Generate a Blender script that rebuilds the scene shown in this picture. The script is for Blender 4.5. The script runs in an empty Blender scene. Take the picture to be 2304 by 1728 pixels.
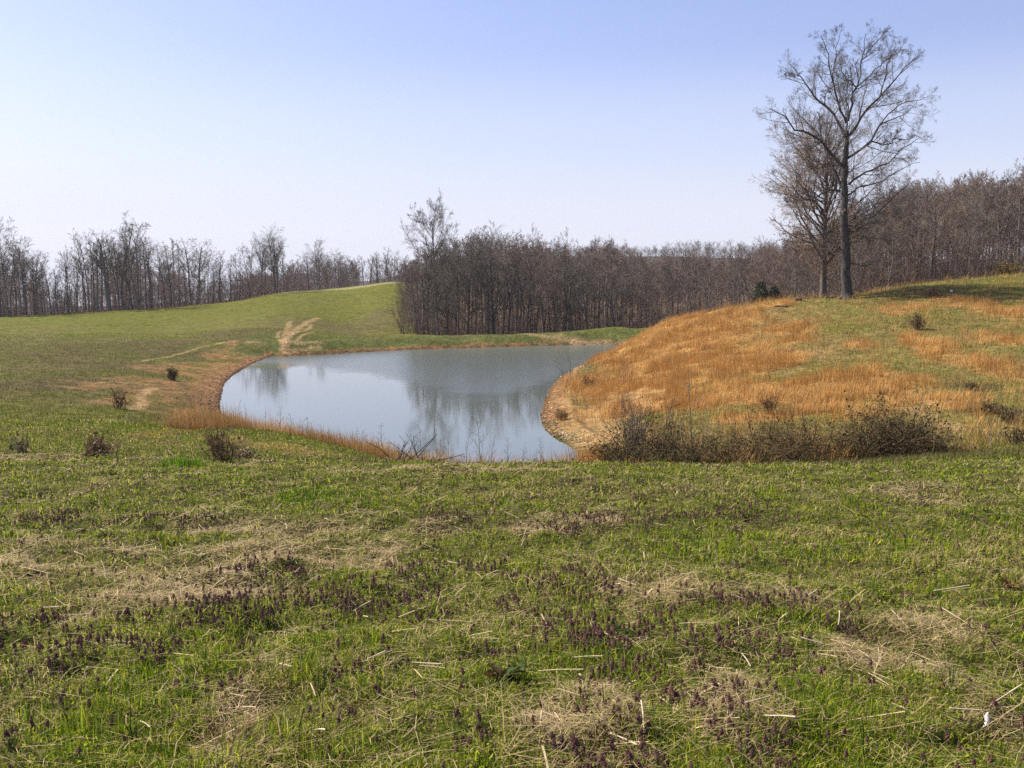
import bpy, math, random
import numpy as np
from mathutils import Vector

random.seed(11)
RNG = np.random.default_rng(11)
scene = bpy.context.scene
COL = scene.collection

# ------------------------------------------------------------------ camera
CAM_Z = 6.5                      # eye height above the pond surface
FPX = 2213.0                     # focal length in photo pixels (2304 wide)
PITCH = math.radians(6.0)
cam_data = bpy.data.cameras.new("camera")
cam_data.sensor_width = 36.0
cam_data.lens = 36.0 * FPX / 2304.0
cam_data.clip_start = 0.05
cam_data.clip_end = 5000.0
cam = bpy.data.objects.new("camera", cam_data)
cam.location = (0, 0, CAM_Z)
cam.rotation_euler = (math.radians(90) - PITCH, 0, 0)
COL.objects.link(cam)
scene.camera = cam

# ------------------------------------------------------------------ sky and sun
SUN_AZ = math.radians(-68)       # clockwise from the view direction (+Y)
SUN_EL = math.radians(43)
SKY_STRENGTH = 0.078
SUN_STRENGTH = 5.0
EXPOSURE = 0.80
world = bpy.data.worlds.new("World")
scene.world = world
world.use_nodes = True
wn, wl = world.node_tree.nodes, world.node_tree.links
bg = wn["Background"]
sky = wn.new("ShaderNodeTexSky")
sky.sky_type = 'NISHITA'
sky.sun_disc = False
sky.sun_elevation = SUN_EL
sky.sun_rotation = SUN_AZ % (2 * math.pi)
sky.altitude = 200
sky.air_density = 1.0
sky.dust_density = 1.4
sky.ozone_density = 3.0
# spring haze whitens the sky towards the horizon
wtc = wn.new("ShaderNodeTexCoord"); wsep = wn.new("ShaderNodeSeparateXYZ"); wl.new(wtc.outputs["Generated"], wsep.inputs[0])
wramp = wn.new("ShaderNodeValToRGB"); wramp.color_ramp.interpolation = 'EASE'
for pos, f in ((0.0, .95), (.06, .82), (.14, .46), (.23, .13), (.45, .04)):
    e = wramp.color_ramp.elements[0] if pos == 0.0 else wramp.color_ramp.elements.new(pos)
    e.position = pos; e.color = (f, f, f, 1)
wramp.color_ramp.elements[-1].color = (.03, .03, .03, 1)
wl.new(wsep.outputs[2], wramp.inputs[0])
wtint = wn.new("ShaderNodeMix"); wtint.data_type = 'RGBA'; wtint.blend_type = 'MULTIPLY'; wtint.inputs[0].default_value = 1.0
wtint.inputs[7].default_value = (1.36, 1.19, 1.37, 1)
wl.new(sky.outputs[0], wtint.inputs[6])
wmix = wn.new("ShaderNodeMix"); wmix.data_type = 'RGBA'
wmix.inputs[7].default_value = (6.1, 6.3, 7.3, 1)
wl.new(wramp.outputs[0], wmix.inputs[0]); wl.new(wtint.outputs[2], wmix.inputs[6]); wl.new(wmix.outputs[2], bg.inputs[0])
bg.inputs[1].default_value = SKY_STRENGTH
sun_data = bpy.data.lights.new("sun", 'SUN')
sun_data.energy = SUN_STRENGTH
sun_data.angle = math.radians(0.5)
sun_data.color = (1.0, 0.94, 0.83)
sun = bpy.data.objects.new("sun", sun_data)
S = Vector((math.sin(SUN_AZ) * math.cos(SUN_EL), math.cos(SUN_AZ) * math.cos(SUN_EL), math.sin(SUN_EL)))
sun.rotation_euler = S.to_track_quat('Z', 'Y').to_euler()
sun.location = (-60, 40, 60)
COL.objects.link(sun)
scene.view_settings.view_transform = 'Standard'
scene.view_settings.look = 'None'
scene.view_settings.exposure = EXPOSURE
scene.view_settings.gamma = 1.0
scene.render.engine = 'CYCLES'
scene.cycles.max_bounces = 6
scene.cycles.diffuse_bounces = 3
scene.cycles.glossy_bounces = 3
scene.cycles.transmission_bounces = 2
scene.cycles.volume_bounces = 0
scene.cycles.use_denoising = False
scene.cycles.caustics_reflective = False

# ------------------------------------------------------------------ numeric helpers
def _hash(ix, iy, seed):
    h = (ix.astype(np.int64) * 374761393 + iy.astype(np.int64) * 668265263 + seed * 974634777) & 0xFFFFFFFF
    h = ((h ^ (h >> 13)) * 1274126177) & 0xFFFFFFFF
    h = ((h ^ (h >> 16)) * 2246822519) & 0xFFFFFFFF
    return ((h ^ (h >> 15)) & 0xFFFFFF) / float(0xFFFFFF)

def vnoise(x, y, seed=0):
    x = np.asarray(x, float); y = np.asarray(y, float)
    x0 = np.floor(x); y0 = np.floor(y)
    fx = x - x0; fy = y - y0
    fx = fx * fx * (3 - 2 * fx); fy = fy * fy * (3 - 2 * fy)
    a = _hash(x0, y0, seed); b = _hash(x0 + 1, y0, seed)
    c = _hash(x0, y0 + 1, seed); d = _hash(x0 + 1, y0 + 1, seed)
    return (a * (1 - fx) + b * fx) * (1 - fy) + (c * (1 - fx) + d * fx) * fy

def fbm(x, y, seed=0, oct=4):
    x = np.asarray(x, float); y = np.asarray(y, float)
    s = 0.0; a = 0.5; t = 0.0
    for o in range(oct):
        ca, sa = math.cos(o * 0.9 + 0.4), math.sin(o * 0.9 + 0.4)
        s = s + a * vnoise((x * ca - y * sa) * 2 ** o, (x * sa + y * ca) * 2 ** o, seed + o * 17)
        t += a; a *= 0.5
    return s / t

def sstep(a, b, x):
    t = np.clip((x - a) / (b - a), 0, 1)
    return t * t * (3 - 2 * t)

def mixc(a, b, m):
    return a * (1 - m[:, None]) + np.asarray(b) * m[:, None]

SP, CP = math.sin(PITCH), math.cos(PITCH)
def ray(px, py):
    u = (px - 1152) / FPX; v = -(py - 864) / FPX
    y = CP + v * SP; z = -SP + v * CP
    return u / y, z / y                       # X/Y and Z/Y
def at_Y(px, py, Y):
    t, s = ray(px, py)
    return np.array([t * Y, Y, CAM_Z + s * Y])
def at_z(px, py, z):
    t, s = ray(px, py)
    Y = (z - CAM_Z) / s
    return np.array([t * Y, Y, z])

# ------------------------------------------------------------------ pond outline (a real shoreline at z = 0)
SHORE = [(611,802),(575,815),(548,830),(520,848),(505,865),(499,885),(496,905),(497,924),(505,940),(515,953),(541,973),(580,988),(627,999),(750,1019),
         (880,1037),(1000,1047),(1100,1052),(1200,1054),(1280,1046),(1309,1031),(1283,1006),(1258,992),(1240,979),(1222,960),(1218,940),
         (1221,916),(1236,877),(1260,849),(1290,832),(1322,818),(1370,803),(1410,792),(1425,783),(1400,777),(1361,775),(1250,777),(1109,781),
         (1010,784),(913,787),(800,793),(740,797),(686,799),(640,802)]
ctrl = np.array([at_z(a, b, 0.0)[:2] for a, b in SHORE])
def catmull(P, n, closed=True):
    out = []
    N = len(P)
    for i in range(N if closed else N - 1):
        if closed:
            p0, p1, p2, p3 = P[(i - 1) % N], P[i], P[(i + 1) % N], P[(i + 2) % N]
        else:
            p0, p1, p2, p3 = P[max(i - 1, 0)], P[i], P[i + 1], P[min(i + 2, N - 1)]
        for k in range(n):
            t = k / n
            out.append(0.5 * ((2 * p1) + (-p0 + p2) * t + (2 * p0 - 5 * p1 + 4 * p2 - p3) * t * t + (-p0 + 3 * p1 - 3 * p2 + p3) * t ** 3))
    if not closed: out.append(P[-1])
    return np.array(out)
POND = catmull(ctrl, 5)
def seg_dist(x, y, A, B):
    best = np.full(x.shape, 1e9)
    for (ax, ay), (bx, by) in zip(A, B):
        dx, dy = bx - ax, by - ay
        l2 = dx * dx + dy * dy + 1e-12
        t = np.clip(((x - ax) * dx + (y - ay) * dy) / l2, 0, 1)
        d = (x - ax - t * dx) ** 2 + (y - ay - t * dy) ** 2
        np.minimum(best, d, out=best)
    return np.sqrt(best)
def pond_sd(x, y):
    x = np.asarray(x, float).ravel(); y = np.asarray(y, float).ravel()
    sd = np.full(x.shape, 99.0)
    m = (x > -60) & (x < 60) & (y > 20) & (y < 125)
    if not m.any(): return sd
    xs, ys = x[m], y[m]
    A = POND; B = np.roll(POND, -1, axis=0)
    d = seg_dist(xs, ys, A, B)
    ins = np.zeros(xs.shape, bool)
    for (ax, ay), (bx, by) in zip(A, B):
        c = ((ay > ys) != (by > ys)) & (xs < (bx - ax) * (ys - ay) / (by - ay + 1e-12) + ax)
        ins ^= c
    sd[m] = np.where(ins, -d, d)
    return sd

# ------------------------------------------------------------------ terrain: surveyed points, thin-plate surface
CP_PTS = []
def c_img(px, rows):
    for py, Y in rows: CP_PTS.append(at_Y(px, py, Y))
def c_z(px, rows):
    for Y, z in rows: CP_PTS.append(np.array([ray(px, 700)[0] * Y, Y, z]))
for px in (-500, 0, 330, 650, 950, 1250, 1550, 1850, 2150, 2500, 2900):
    c_z(px, [(0.6, 4.93), (1.5, 4.88), (3, 4.76), (6, 4.44), (10, 3.98)])
c_img(-500, [(1025,17),(980,23),(920,33),(845,52),(785,85),(745,120),(725,150)]); c_z(-500, [(200,-1.5),(320,-8),(700,-10)])
c_img(0,   [(1033,17),(990,23),(930,33),(850,52),(780,85),(735,120),(713,150)]); c_z(0, [(200,-1.5),(320,-8),(700,-10)])
c_img(250, [(1034,17),(985,25),(925,36),(850,55),(780,85),(733,120),(700,158)]); c_z(250, [(205,-1),(320,-8),(700,-10)])
c_img(430, [(1035,17.5),(995,25),(955,35),(900,49),(850,62),(790,83),(740,115),(700,150),(687,170)]); c_z(430, [(215,-.5),(320,-8),(700,-8)])
c_img(560, [(1036,18),(1012,25),(770,87),(735,110),(700,142),(672,172)]); c_z(560, [(29,2.05),(33,1.3),(37,0.6),(220,0),(320,-7),(700,-5)])
c_img(640, [(1037,18),(1018,24.5),(768,88),(740,102),(700,132),(675,160),(658,186)]); c_z(640, [(29,1.9),(33,1.15),(230,1.0),(320,-4),(450,-2),(700,3)])
c_img(800, [(1042,18),(1037,22),(763,95),(752,109),(720,133),(690,153),(660,171),(645,182)]); c_z(800, [(28,1.5),(33,0.7),(225,2.0),(320,0),(450,2),(700,6)])
c_img(920, [(1046,18),(759,98),(754,111),(720,131),(690,148),(660,166),(637,180)]); c_z(920, [(26,1.45),(30,0.75),(215,4),(300,1),(450,4),(700,9)])
c_img(1000, [(1048,18),(756,99)]); c_z(1000, [(25,1.4),(29,0.7),(112,-1.2),(125,-1.0),(150,0.2),(180,2.2),(240,3),(330,4),(450,8),(700,22)])
c_img(1150, [(1051,18),(753,101)]); c_z(1150, [(24,1.5),(29,0.65),(115,-1.6),(130,-1.2),(150,0),(200,1.6),(300,3),(450,12),(560,20),(700,22)])
c_img(1280, [(1053,18),(747,103)]); c_z(1280, [(24,1.55),(29,0.8),(118,-1.6),(135,-1.2),(160,-0.2),(200,1),(300,3),(450,13),(560,20),(700,22)])
c_img(1340, [(1054,18),(1008,38),(965,42),(930,46.5),(880,54),(840,61.5),(787,73)]); c_z(1340, [(25,1.5),(31,0.9),(76,0.8),(106,1.4),(120,-1.5),(200,0.5),(300,3),(450,14),(560,20),(700,22)])
c_img(1400, [(1054,18),(1000,36),(960,41),(930,45),(850,57),(776,70),(750,77)]); c_z(1400, [(24,1.6),(30,1.0),(85,0.7),(107,1.5),(120,-1.3),(200,0.3),(300,3),(450,14),(560,20),(700,22)])
c_img(1500, [(1054,18),(1000,33.5),(930,42),(850,53),(780,65),(727,76)]); c_z(1500, [(24,1.7),(28,1.2),(84,1.8),(100,0.5),(125,-1.3),(200,0.2),(300,3),(450,14),(560,20),(700,22)])
c_img(1620, [(1054,18),(1000,32),(930,39),(850,49),(780,60),(730,68),(697,75)]); c_z(1620, [(24,1.75),(28,1.3),(84,2.9),(100,0.6),(125,-1),(200,0.2),(300,3),(450,14),(560,19),(700,22)])
c_img(1750, [(1052,18),(1000,31.5),(930,38),(850,47),(780,57),(725,66),(674,75)]); c_z(1750, [(24,1.8),(28,1.35),(86,3.6),(105,1.0),(125,-0.3),(200,0.5),(300,4),(450,14),(700,22)])
c_img(1880, [(1049,18),(1000,31),(930,37),(850,45),(780,54),(720,63),(670,72)]); c_z(1880, [(24,1.9),(28,1.45),(80,5.0),(95,3.6),(120,2),(200,2),(300,5),(450,12),(700,22)])
c_img(2060, [(1041,18),(1000,30),(930,36),(850,44),(780,52),(720,61),(670,70),(642,76)]); c_z(2060, [(24,2.1),(27,1.6),(90,5.6),(110,4.8),(140,4.5),(200,5),(300,8),(700,22)])
c_img(2180, [(1036,18),(1005,28),(930,35),(850,43),(780,51),(720,60),(660,71),(629,79)]); c_z(2180, [(23,2.35),(95,5.9),(110,5.6),(140,5.2),(200,6),(300,8),(700,22)])
c_img(2304, [(1028,18),(1000,26),(930,34),(850,42),(780,50),(720,58),(660,70),(619,81)]); c_z(2304, [(110,6.3),(140,6),(200,7),(300,9),(700,22)])
c_img(2750, [(1020,18),(990,25),(920,33),(850,41),(780,49),(720,57),(650,70),(605,82)]); c_z(2750, [(110,7),(140,7),(200,8),(300,10),(700,22)])
for a, b in SHORE[::2]: CP_PTS.append(at_z(a, b, 0.0))
for px, py in ((620,900),(800,900),(1000,900),(1100,950),(800,840),(1000,830),(1180,810),(900,980),(1150,870)):
    q = at_z(px, py, 0.0); CP_PTS.append(np.array([q[0], q[1], -1.2]))
CPA = np.array(CP_PTS)
KA = 2.3
def warp(x, y):
    r = np.hypot(x, y)
    a = np.clip(np.arctan2(x, y), -0.62, 0.62)
    return a * KA, np.log(np.maximum(r, 0.5))
cu, cv = warp(CPA[:, 0], CPA[:, 1])
def tps_k(r2):
    return 0.5 * r2 * np.log(r2 + 1e-12)
nC = len(CPA)
Kmat = tps_k((cu[:, None] - cu[None]) ** 2 + (cv[:, None] - cv[None]) ** 2) + np.eye(nC) * 2e-4
Pm = np.c_[np.ones(nC), cu, cv]
M = np.block([[Kmat, Pm], [Pm.T, np.zeros((3, 3))]])
sol = np.linalg.solve(M, np.r_[CPA[:, 2], np.zeros(3)])
def tps(u, v):
    out = np.empty(u.shape)
    for i in range(0, len(u), 20000):
        a, b = u[i:i + 20000], v[i:i + 20000]
        out[i:i + 20000] = tps_k((a[:, None] - cu[None]) ** 2 + (b[:, None] - cv[None]) ** 2) @ sol[:nC] + sol[nC] + sol[nC + 1] * a + sol[nC + 2] * b
    return out

AF = 0.62
az = np.concatenate([np.linspace(-math.pi, -AF, 40)[:-1], np.linspace(-AF, AF, 760), np.linspace(AF, math.pi, 40)[1:]])
lr = np.linspace(math.log(0.6), math.log(720), 1120)
NA, NR = len(az), len(lr)
rr = np.exp(lr)
AZ, RR = np.meshgrid(az, rr, indexing='ij')
GX = (np.sin(AZ) * RR).ravel(); GY = (np.cos(AZ) * RR).ravel()
gu = np.clip(AZ.ravel(), -AF, AF) * KA; gv = np.log(RR.ravel())
# the thin-plate surface is smooth: evaluate on a coarser lattice, then bilinear
def lattice_tps():
    ua = np.linspace(-AF, AF, 260) * KA; va = np.linspace(lr[0], lr[-1], 330)
    U, V = np.meshgrid(ua, va, indexing='ij')
    Z = tps(U.ravel(), V.ravel()).reshape(U.shape)
    fu = np.clip((gu - ua[0]) / (ua[1] - ua[0]), 0, len(ua) - 1.001); fv = np.clip((gv - va[0]) / (va[1] - va[0]), 0, len(va) - 1.001)
    iu = fu.astype(int); iv = fv.astype(int); du = fu - iu; dv = fv - iv
    return (Z[iu, iv] * (1 - du) + Z[iu + 1, iv] * du) * (1 - dv) + (Z[iu, iv + 1] * (1 - du) + Z[iu + 1, iv + 1] * du) * dv
GZ = lattice_tps()
SD = pond_sd(GX, GY)
rflat = RR.ravel()
# ground roughness, growing away from the mown foreground
rough = (fbm(GX * 0.9, GY * 0.9, 3) - 0.5) * 0.10 + (fbm(GX * 0.16, GY * 0.16, 5) - 0.5) * 0.35 * sstep(25, 60, rflat)
rough += (fbm(GX * 3.1, GY * 3.1, 8, 3) - 0.5) * 0.05
damp = sstep(0.0, 4.0, np.abs(SD))
GZ = GZ + rough * (0.3 + 0.7 * damp)
#GZ += (fbm(GX * 1.3, GY * 1.3, 21, 3) - 0.5) * 0.10 * sstep(88, 92, GY) * (1 - sstep(102, 106, GY)) * sstep(0.2, 1.5, SD) * (np.abs(GX) < 40)   # clods on the dam
DAM = np.array([at_Y(px, py, Y) for px, py, Y in ((660,769,88.5),(740,766,92.5),(800,763,95),(920,759,98),(1000,756.5,99.3),(1150,753,101.5),(1280,747,103.8),(1361,741,105),(1456,738,106),(1560,736,107))])
dm = (GX > -30) & (GX < 30) & (GY > 75) & (GY < 120)
_d = seg_dist(GX[dm], GY[dm], DAM[:-1, :2], DAM[1:, :2])
_top = np.interp(GX[dm], DAM[:, 0], DAM[:, 2]) + (fbm(GX[dm] * .35, GY[dm] * .35, 22) - .5) * .25
_z = _top - 0.235 * np.maximum(_d - 1.1, 0) + (fbm(GX[dm] * 1.4, GY[dm] * 1.4, 21, 3) - 0.5) * 0.10
GZ[dm] = np.where(SD[dm] > 0, np.maximum(GZ[dm], _z), GZ[dm])
outside = (SD > 0) & (SD < 30)
floor_ = 0.02 + 0.16 * np.minimum(SD, 1.5) - np.maximum(SD - 1.5, 0) * 0.35 + (fbm(GX * 2, GY * 2, 9) - .5) * 0.04 * sstep(0, .6, SD)
GZ = np.where(outside, np.maximum(GZ, floor_), GZ)
GZ = np.where((SD > 0) & (SD < 6), np.minimum(GZ, 0.03 + 0.34 * SD + 0.03 * SD * SD), GZ)
GZ = np.where(SD <= 0, -np.minimum(0.03 + 0.22 * -SD, 1.3), GZ)
GZ += ((fbm(GX * 3.6, GY * 3.6, 25, 3) - .5) * .13 + (fbm(GX * 1.3, GY * 1.3, 26, 2) - .5) * .12) * (1 - sstep(16, 26, rflat)) * sstep(1.2, 2.4, rflat)   # hummocky turf
HG = GZ.reshape(NA, NR)
def H(x, y):
    x = np.asarray(x, float); y = np.asarray(y, float)
    a = np.arctan2(x, y); r = np.maximum(np.hypot(x, y), 0.6)
    fi = np.clip(np.interp(a, az, np.arange(NA)), 0, NA - 1.001)
    fj = np.clip((np.log(r) - lr[0]) / (lr[1] - lr[0]), 0, NR - 1.001)
    i = fi.astype(int); j = fj.astype(int); di = fi - i; dj = fj - j
    return (HG[i, j] * (1 - di) + HG[i + 1, j] * di) * (1 - dj) + (HG[i, j + 1] * (1 - di) + HG[i + 1, j + 1] * di) * dj
def h1(x, y): return float(H(np.array([x]), np.array([y]))[0])
def hit(px, py):
    """first point of the ground seen along a sight line"""
    t, s = ray(px, py)
    Y = np.exp(np.linspace(math.log(1.5), math.log(600), 3000))
    d = H(t * Y, Y) - (CAM_Z + s * Y)
    k = np.argmax(d > 0)
    if d[k] <= 0: k = int(np.argmax(d))
    return np.array([t * Y[k], Y[k], H(t * Y[k:k + 1], Y[k:k + 1])[0]])

# ------------------------------------------------------------------ surface masks in world space
def blob(px, py, rx, ry):
    c = hit(px, py); a = hit(px, py - ry); b = hit(px, py + ry)
    return (c[0], c[1], rx / FPX * c[1], min(max(abs(a[1] - b[1]) / 2, 0.6), 14))
def blobs_mask(x, y, bl, nz=0.9, sc=0.35, seed=40):
    m = np.zeros(x.shape)
    n = (fbm(x * sc, y * sc, seed, 4) - 0.5) * 2 * nz
    for cx, cy, ax, ay in bl:
        d = np.sqrt(((x - cx) / ax) ** 2 + ((y - cy) / ay) ** 2)
        m = np.maximum(m, 1 - sstep(0.55, 1.25, d + n))
    return m
OLIVE = [blob(*b) for b in [(330,850,190,60),(230,790,230,40),(420,790,120,30),(120,860,140,40),(860,715,80,25),(560,745,120,12),(760,740,120,12)]]
HILL_SEDGE = [blob(*b) for b in [(1400,790,70,30),(1480,765,90,30),(1560,742,100,30),(1650,712,90,20),(1740,684,60,8),(1560,800,200,45),(1700,815,130,35),
    (1480,840,150,40),(1340,875,60,35),(1800,890,170,50),(1940,870,80,50),(2010,855,60,45),(1690,880,70,40),(1450,905,130,20),(1590,905,110,20),(1720,935,120,12),(1780,742,80,14),(2040,692,70,12),(2150,678,60,14),(2275,705,55,25),
    (2130,800,75,32),(2060,765,30,14),(2250,830,60,40),(2150,905,80,35),(2010,700,40,10),(2240,760,60,20),(1930,775,45,12)]]
HILL_SEDGE += [(ray(1876, 1000)[0] * 27.3, 27.3, .35, 1.6), (ray(1340, 1020)[0] * 30, 30, .5, 1.5), (ray(1640, 1000)[0] * 29.5, 29.5, 1.0, 1.0)]
GULLY = [blob(*b) for b in [(2250,930,70,30),(2190,870,50,14),(2290,985,50,14),(1980,880,10,25)]]
SHORE_SEDGE = [blob(*b) for b in [(440,965,60,14),(510,985,70,13),(600,1006,90,12),(700,1018,80,8)]] + [(ray(px, 1000)[0] * Y, Y, 3.2, 1.6) for px, Y in ((650,35.5),(760,34.5),(880,33.5),(980,32.5),(1100,31.5),(1220,31.5))]
DIRT = [blob(*b) for b in [(455,880,70,40),(520,800,60,14),(620,790,60,14),(440,930,60,22),(400,830,70,14),(560,775,70,9),(360,910,40,16),(420,865,130,45),(330,900,80,22),(480,830,80,25)]]
BANK = [blob(*b) for b in [(1330,960,95,50),(1270,920,50,50),(1400,900,90,35),(1300,1010,40,20),(1420,985,70,28)]]
BARE = [blob(*b) for b in [(2045,890,16,35),(2130,960,40,22),(2070,930,26,20),(640,782,16,10)]]
def track(pts):
    return catmull(np.array([hit(a, b)[:2] for a, b in pts]), 6, closed=False)
TRACKS = [(track([(648,796),(640,778),(655,750),(675,735),(700,722),(716,716)]), 0.34), (track([(640,778),(648,762),(690,742),(700,730)]), 0.16), (track([(640,770),(645,745),(650,730),(655,724)]), 0.26),
          (track([(634,770),(625,755),(633,745)]), 0.14), (track([(662,772),(680,755),(700,748)]), 0.16), (track([(640,772),(560,770),(500,772),(440,785),(370,805),(300,815)]), 0.14),
          (track([(290,862),(250,860),(220,862)]), 0.11), (track([(345,873),(318,890),(320,910),(300,920)]), 0.2), (track([(640,772),(690,771),(720,770)]), 0.3),
          (track([(1186,752),(1230,757),(1262,762),(1300,769),(1345,776)]), .5), (track([(1290,771),(1330,774),(1362,773)]), .5),
          (track([(660,790),(700,785),(720,783)]), 0.3)]
FOREST_PX = np.array([-900, 0, 250, 417, 560, 641, 700, 915, 945, 1456, 1700, 1850, 2057, 2180, 2304, 3000])
FOREST_Y = np.array([146, 148, 156, 169, 173, 187, 197, 183, 113, 112, 104, 96, 92, 93, 93, 93])
def forest_mask(x, y):
    px = 1152 + FPX * np.where(y > 1, x / np.maximum(y, 1), 5 * np.sign(x))
    px = px + (fbm(x * .12, y * .12, 78, 4) - .5) * 50 * (y > 100)
    b = np.interp(px, FOREST_PX, FOREST_Y) + (fbm(x * .2, y * .2, 77) - .5) * 5
    return sstep(-1.5, 1.5, y - b)

def right_thin(x, y):
    return 1 - .35 * sstep(780, 940, FPX * x / np.maximum(y, 1))
def ground_colour(x, y, sd):
    n1 = fbm(x * 0.22, y * 0.22, 31, 5); n2 = fbm(x * 1.3, y * 1.3, 32, 4); n3 = fbm(x * 0.05, y * 0.05, 33, 3)
    r = np.hypot(x, y)
    base = np.tile(np.array([0.095, 0.100, 0.016]), (len(x), 1))
    base = mixc(base, (0.125, 0.098, 0.042), np.clip(sstep(0.42, 0.68, n1 * 0.6 + n3 * 0.4), 0, 1) * 0.8)
    base = mixc(base, (0.20, 0.16, 0.075), sstep(0.55, 0.75, n2) * 0.45)
    base = mixc(base, (0.104, 0.108, 0.017), sstep(95, 140, y) * (x < 5) * (.45 + .5 * sstep(.35, .6, n1)))
    ol = blobs_mask(x, y, OLIVE, 0.9, 0.12, 46)
    base = mixc(base, (0.098, 0.080, 0.032), ol * (.35 + .65 * sstep(.38, .6, n2 * .5 + n1 * .5)) * .9)      # lusher far slope
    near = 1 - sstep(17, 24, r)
    base = mixc(base, (0.058, 0.056, 0.020), near * 0.75)  # dark soil near the eye, deepened further to paint shade under the blades
    base = base * (1 - .16 * (x < 8) * sstep(20, 26, r) * (1 - sstep(85, 110, y)))[:, None]
    base = mixc(base, (0.125, 0.140, 0.020), sstep(17, 24, r) * (1 - sstep(26, 42, r)) * .6 * sstep(.35, .55, n2))
    hill = sstep(0.0, 6.0, x - (4 + (y - 35) * 0.06)) * sstep(24, 32, y) * (1 - sstep(95, 105, y))
    tx = FPX * x / np.maximum(y, 1) + 1152
    gr = np.clip(sstep(1760, 1950, tx) * .8 + sstep(62, 70, y) * sstep(1700, 1800, tx) * .6, 0, 1)
    base = mixc(base, (0.105, 0.108, 0.022), hill * gr * .8)
    base = mixc(base, (0.19, 0.125, 0.046), hill * (1 - .55 * gr) * (0.35 + 0.65 * sstep(0.40, 0.62, n2 * 0.5 + n1 * 0.5)) * 0.85)
    sed = blobs_mask(x, y, HILL_SEDGE, 0.8, 0.3, 41) * right_thin(x, y)
    base = mixc(base, (0.34, 0.18, 0.058), sed * 0.8)
    gu = blobs_mask(x, y, GULLY, 0.8, 0.4, 47)
    base = mixc(base, (0.085, 0.068, 0.028), gu * .8)
    sed2 = blobs_mask(x, y, SHORE_SEDGE, 0.5, 0.4, 42)
    base = mixc(base, (0.30, 0.17, 0.065), sed2 * 0.45)
    di = blobs_mask(x, y, DIRT, 1.1, 0.5, 43)
    base = mixc(base, (0.215, 0.118, 0.048), di * 0.85 * (0.25 + 0.75 * sstep(.35, .6, n2)))
    bk = blobs_mask(x, y, BANK, 0.8, 0.5, 44)
    base = mixc(base, (0.34, 0.205, 0.088), bk * 0.8 * (0.6 + 0.4 * n2))
    br = blobs_mask(x, y, BARE, 0.5, 0.6, 45)
    base = mixc(base, (0.29, 0.19, 0.085), br * 0.65)
    dmk = (x > -24) * sstep(80, 84, y) * (1 - sstep(4.5, 7.5, sd))
    base = mixc(base, (0.085, 0.095, 0.028), dmk * (.5 + .5 * sstep(.4, .6, n2)))
    wid = np.where(y > 82, 0.55, 1.0)
    shore = (1 - sstep(0.5 * wid, 1.9 * wid, sd + (n2 - .5) * 2.6 * wid)) * (y > 45)
    base = mixc(base, (0.215, 0.115, 0.05), shore * 0.9)
    wet = (1 - sstep(0.0, 0.45, sd))
    base = base * (1 - 0.5 * wet)[:, None]
    fo = forest_mask(x, y)
    base = mixc(base, (0.15, 0.095, 0.055), fo * 0.95)
    base = mixc(base, (0.075, 0.062, 0.058), fo * sstep(230, 330, y))
    crest = sstep(0.5, 1, 1 - np.abs(y - np.interp(1152 + FPX * x / np.maximum(y, 1), [640, 800, 930], [184, 180, 176])) / 7) * (x < -20) * (x > -45) * (y > 160)
    base = mixc(base, (0.30, 0.25, 0.13), np.clip(crest, 0, 1) * 0.7)
    for pl, w in TRACKS:
        bx0, by0 = pl.min(0) - 3; bx1, by1 = pl.max(0) + 3
        m = (x > bx0) & (x < bx1) & (y > by0) & (y < by1)
        if m.any():
            d = seg_dist(x[m], y[m], pl[:-1], pl[1:])
            k = np.zeros(len(x)); k[m] = 1 - sstep(w * 0.6, w * 1.7, d + (n2[m] - .5) * w * 1.6)
            base = mixc(base, (0.34, 0.225, 0.11), k * 0.6)
    return base * (0.82 + 0.36 * fbm(x * 4.0, y * 4.0, 36, 3))[:, None]
GCOL = ground_colour(GX, GY, SD)

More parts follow.
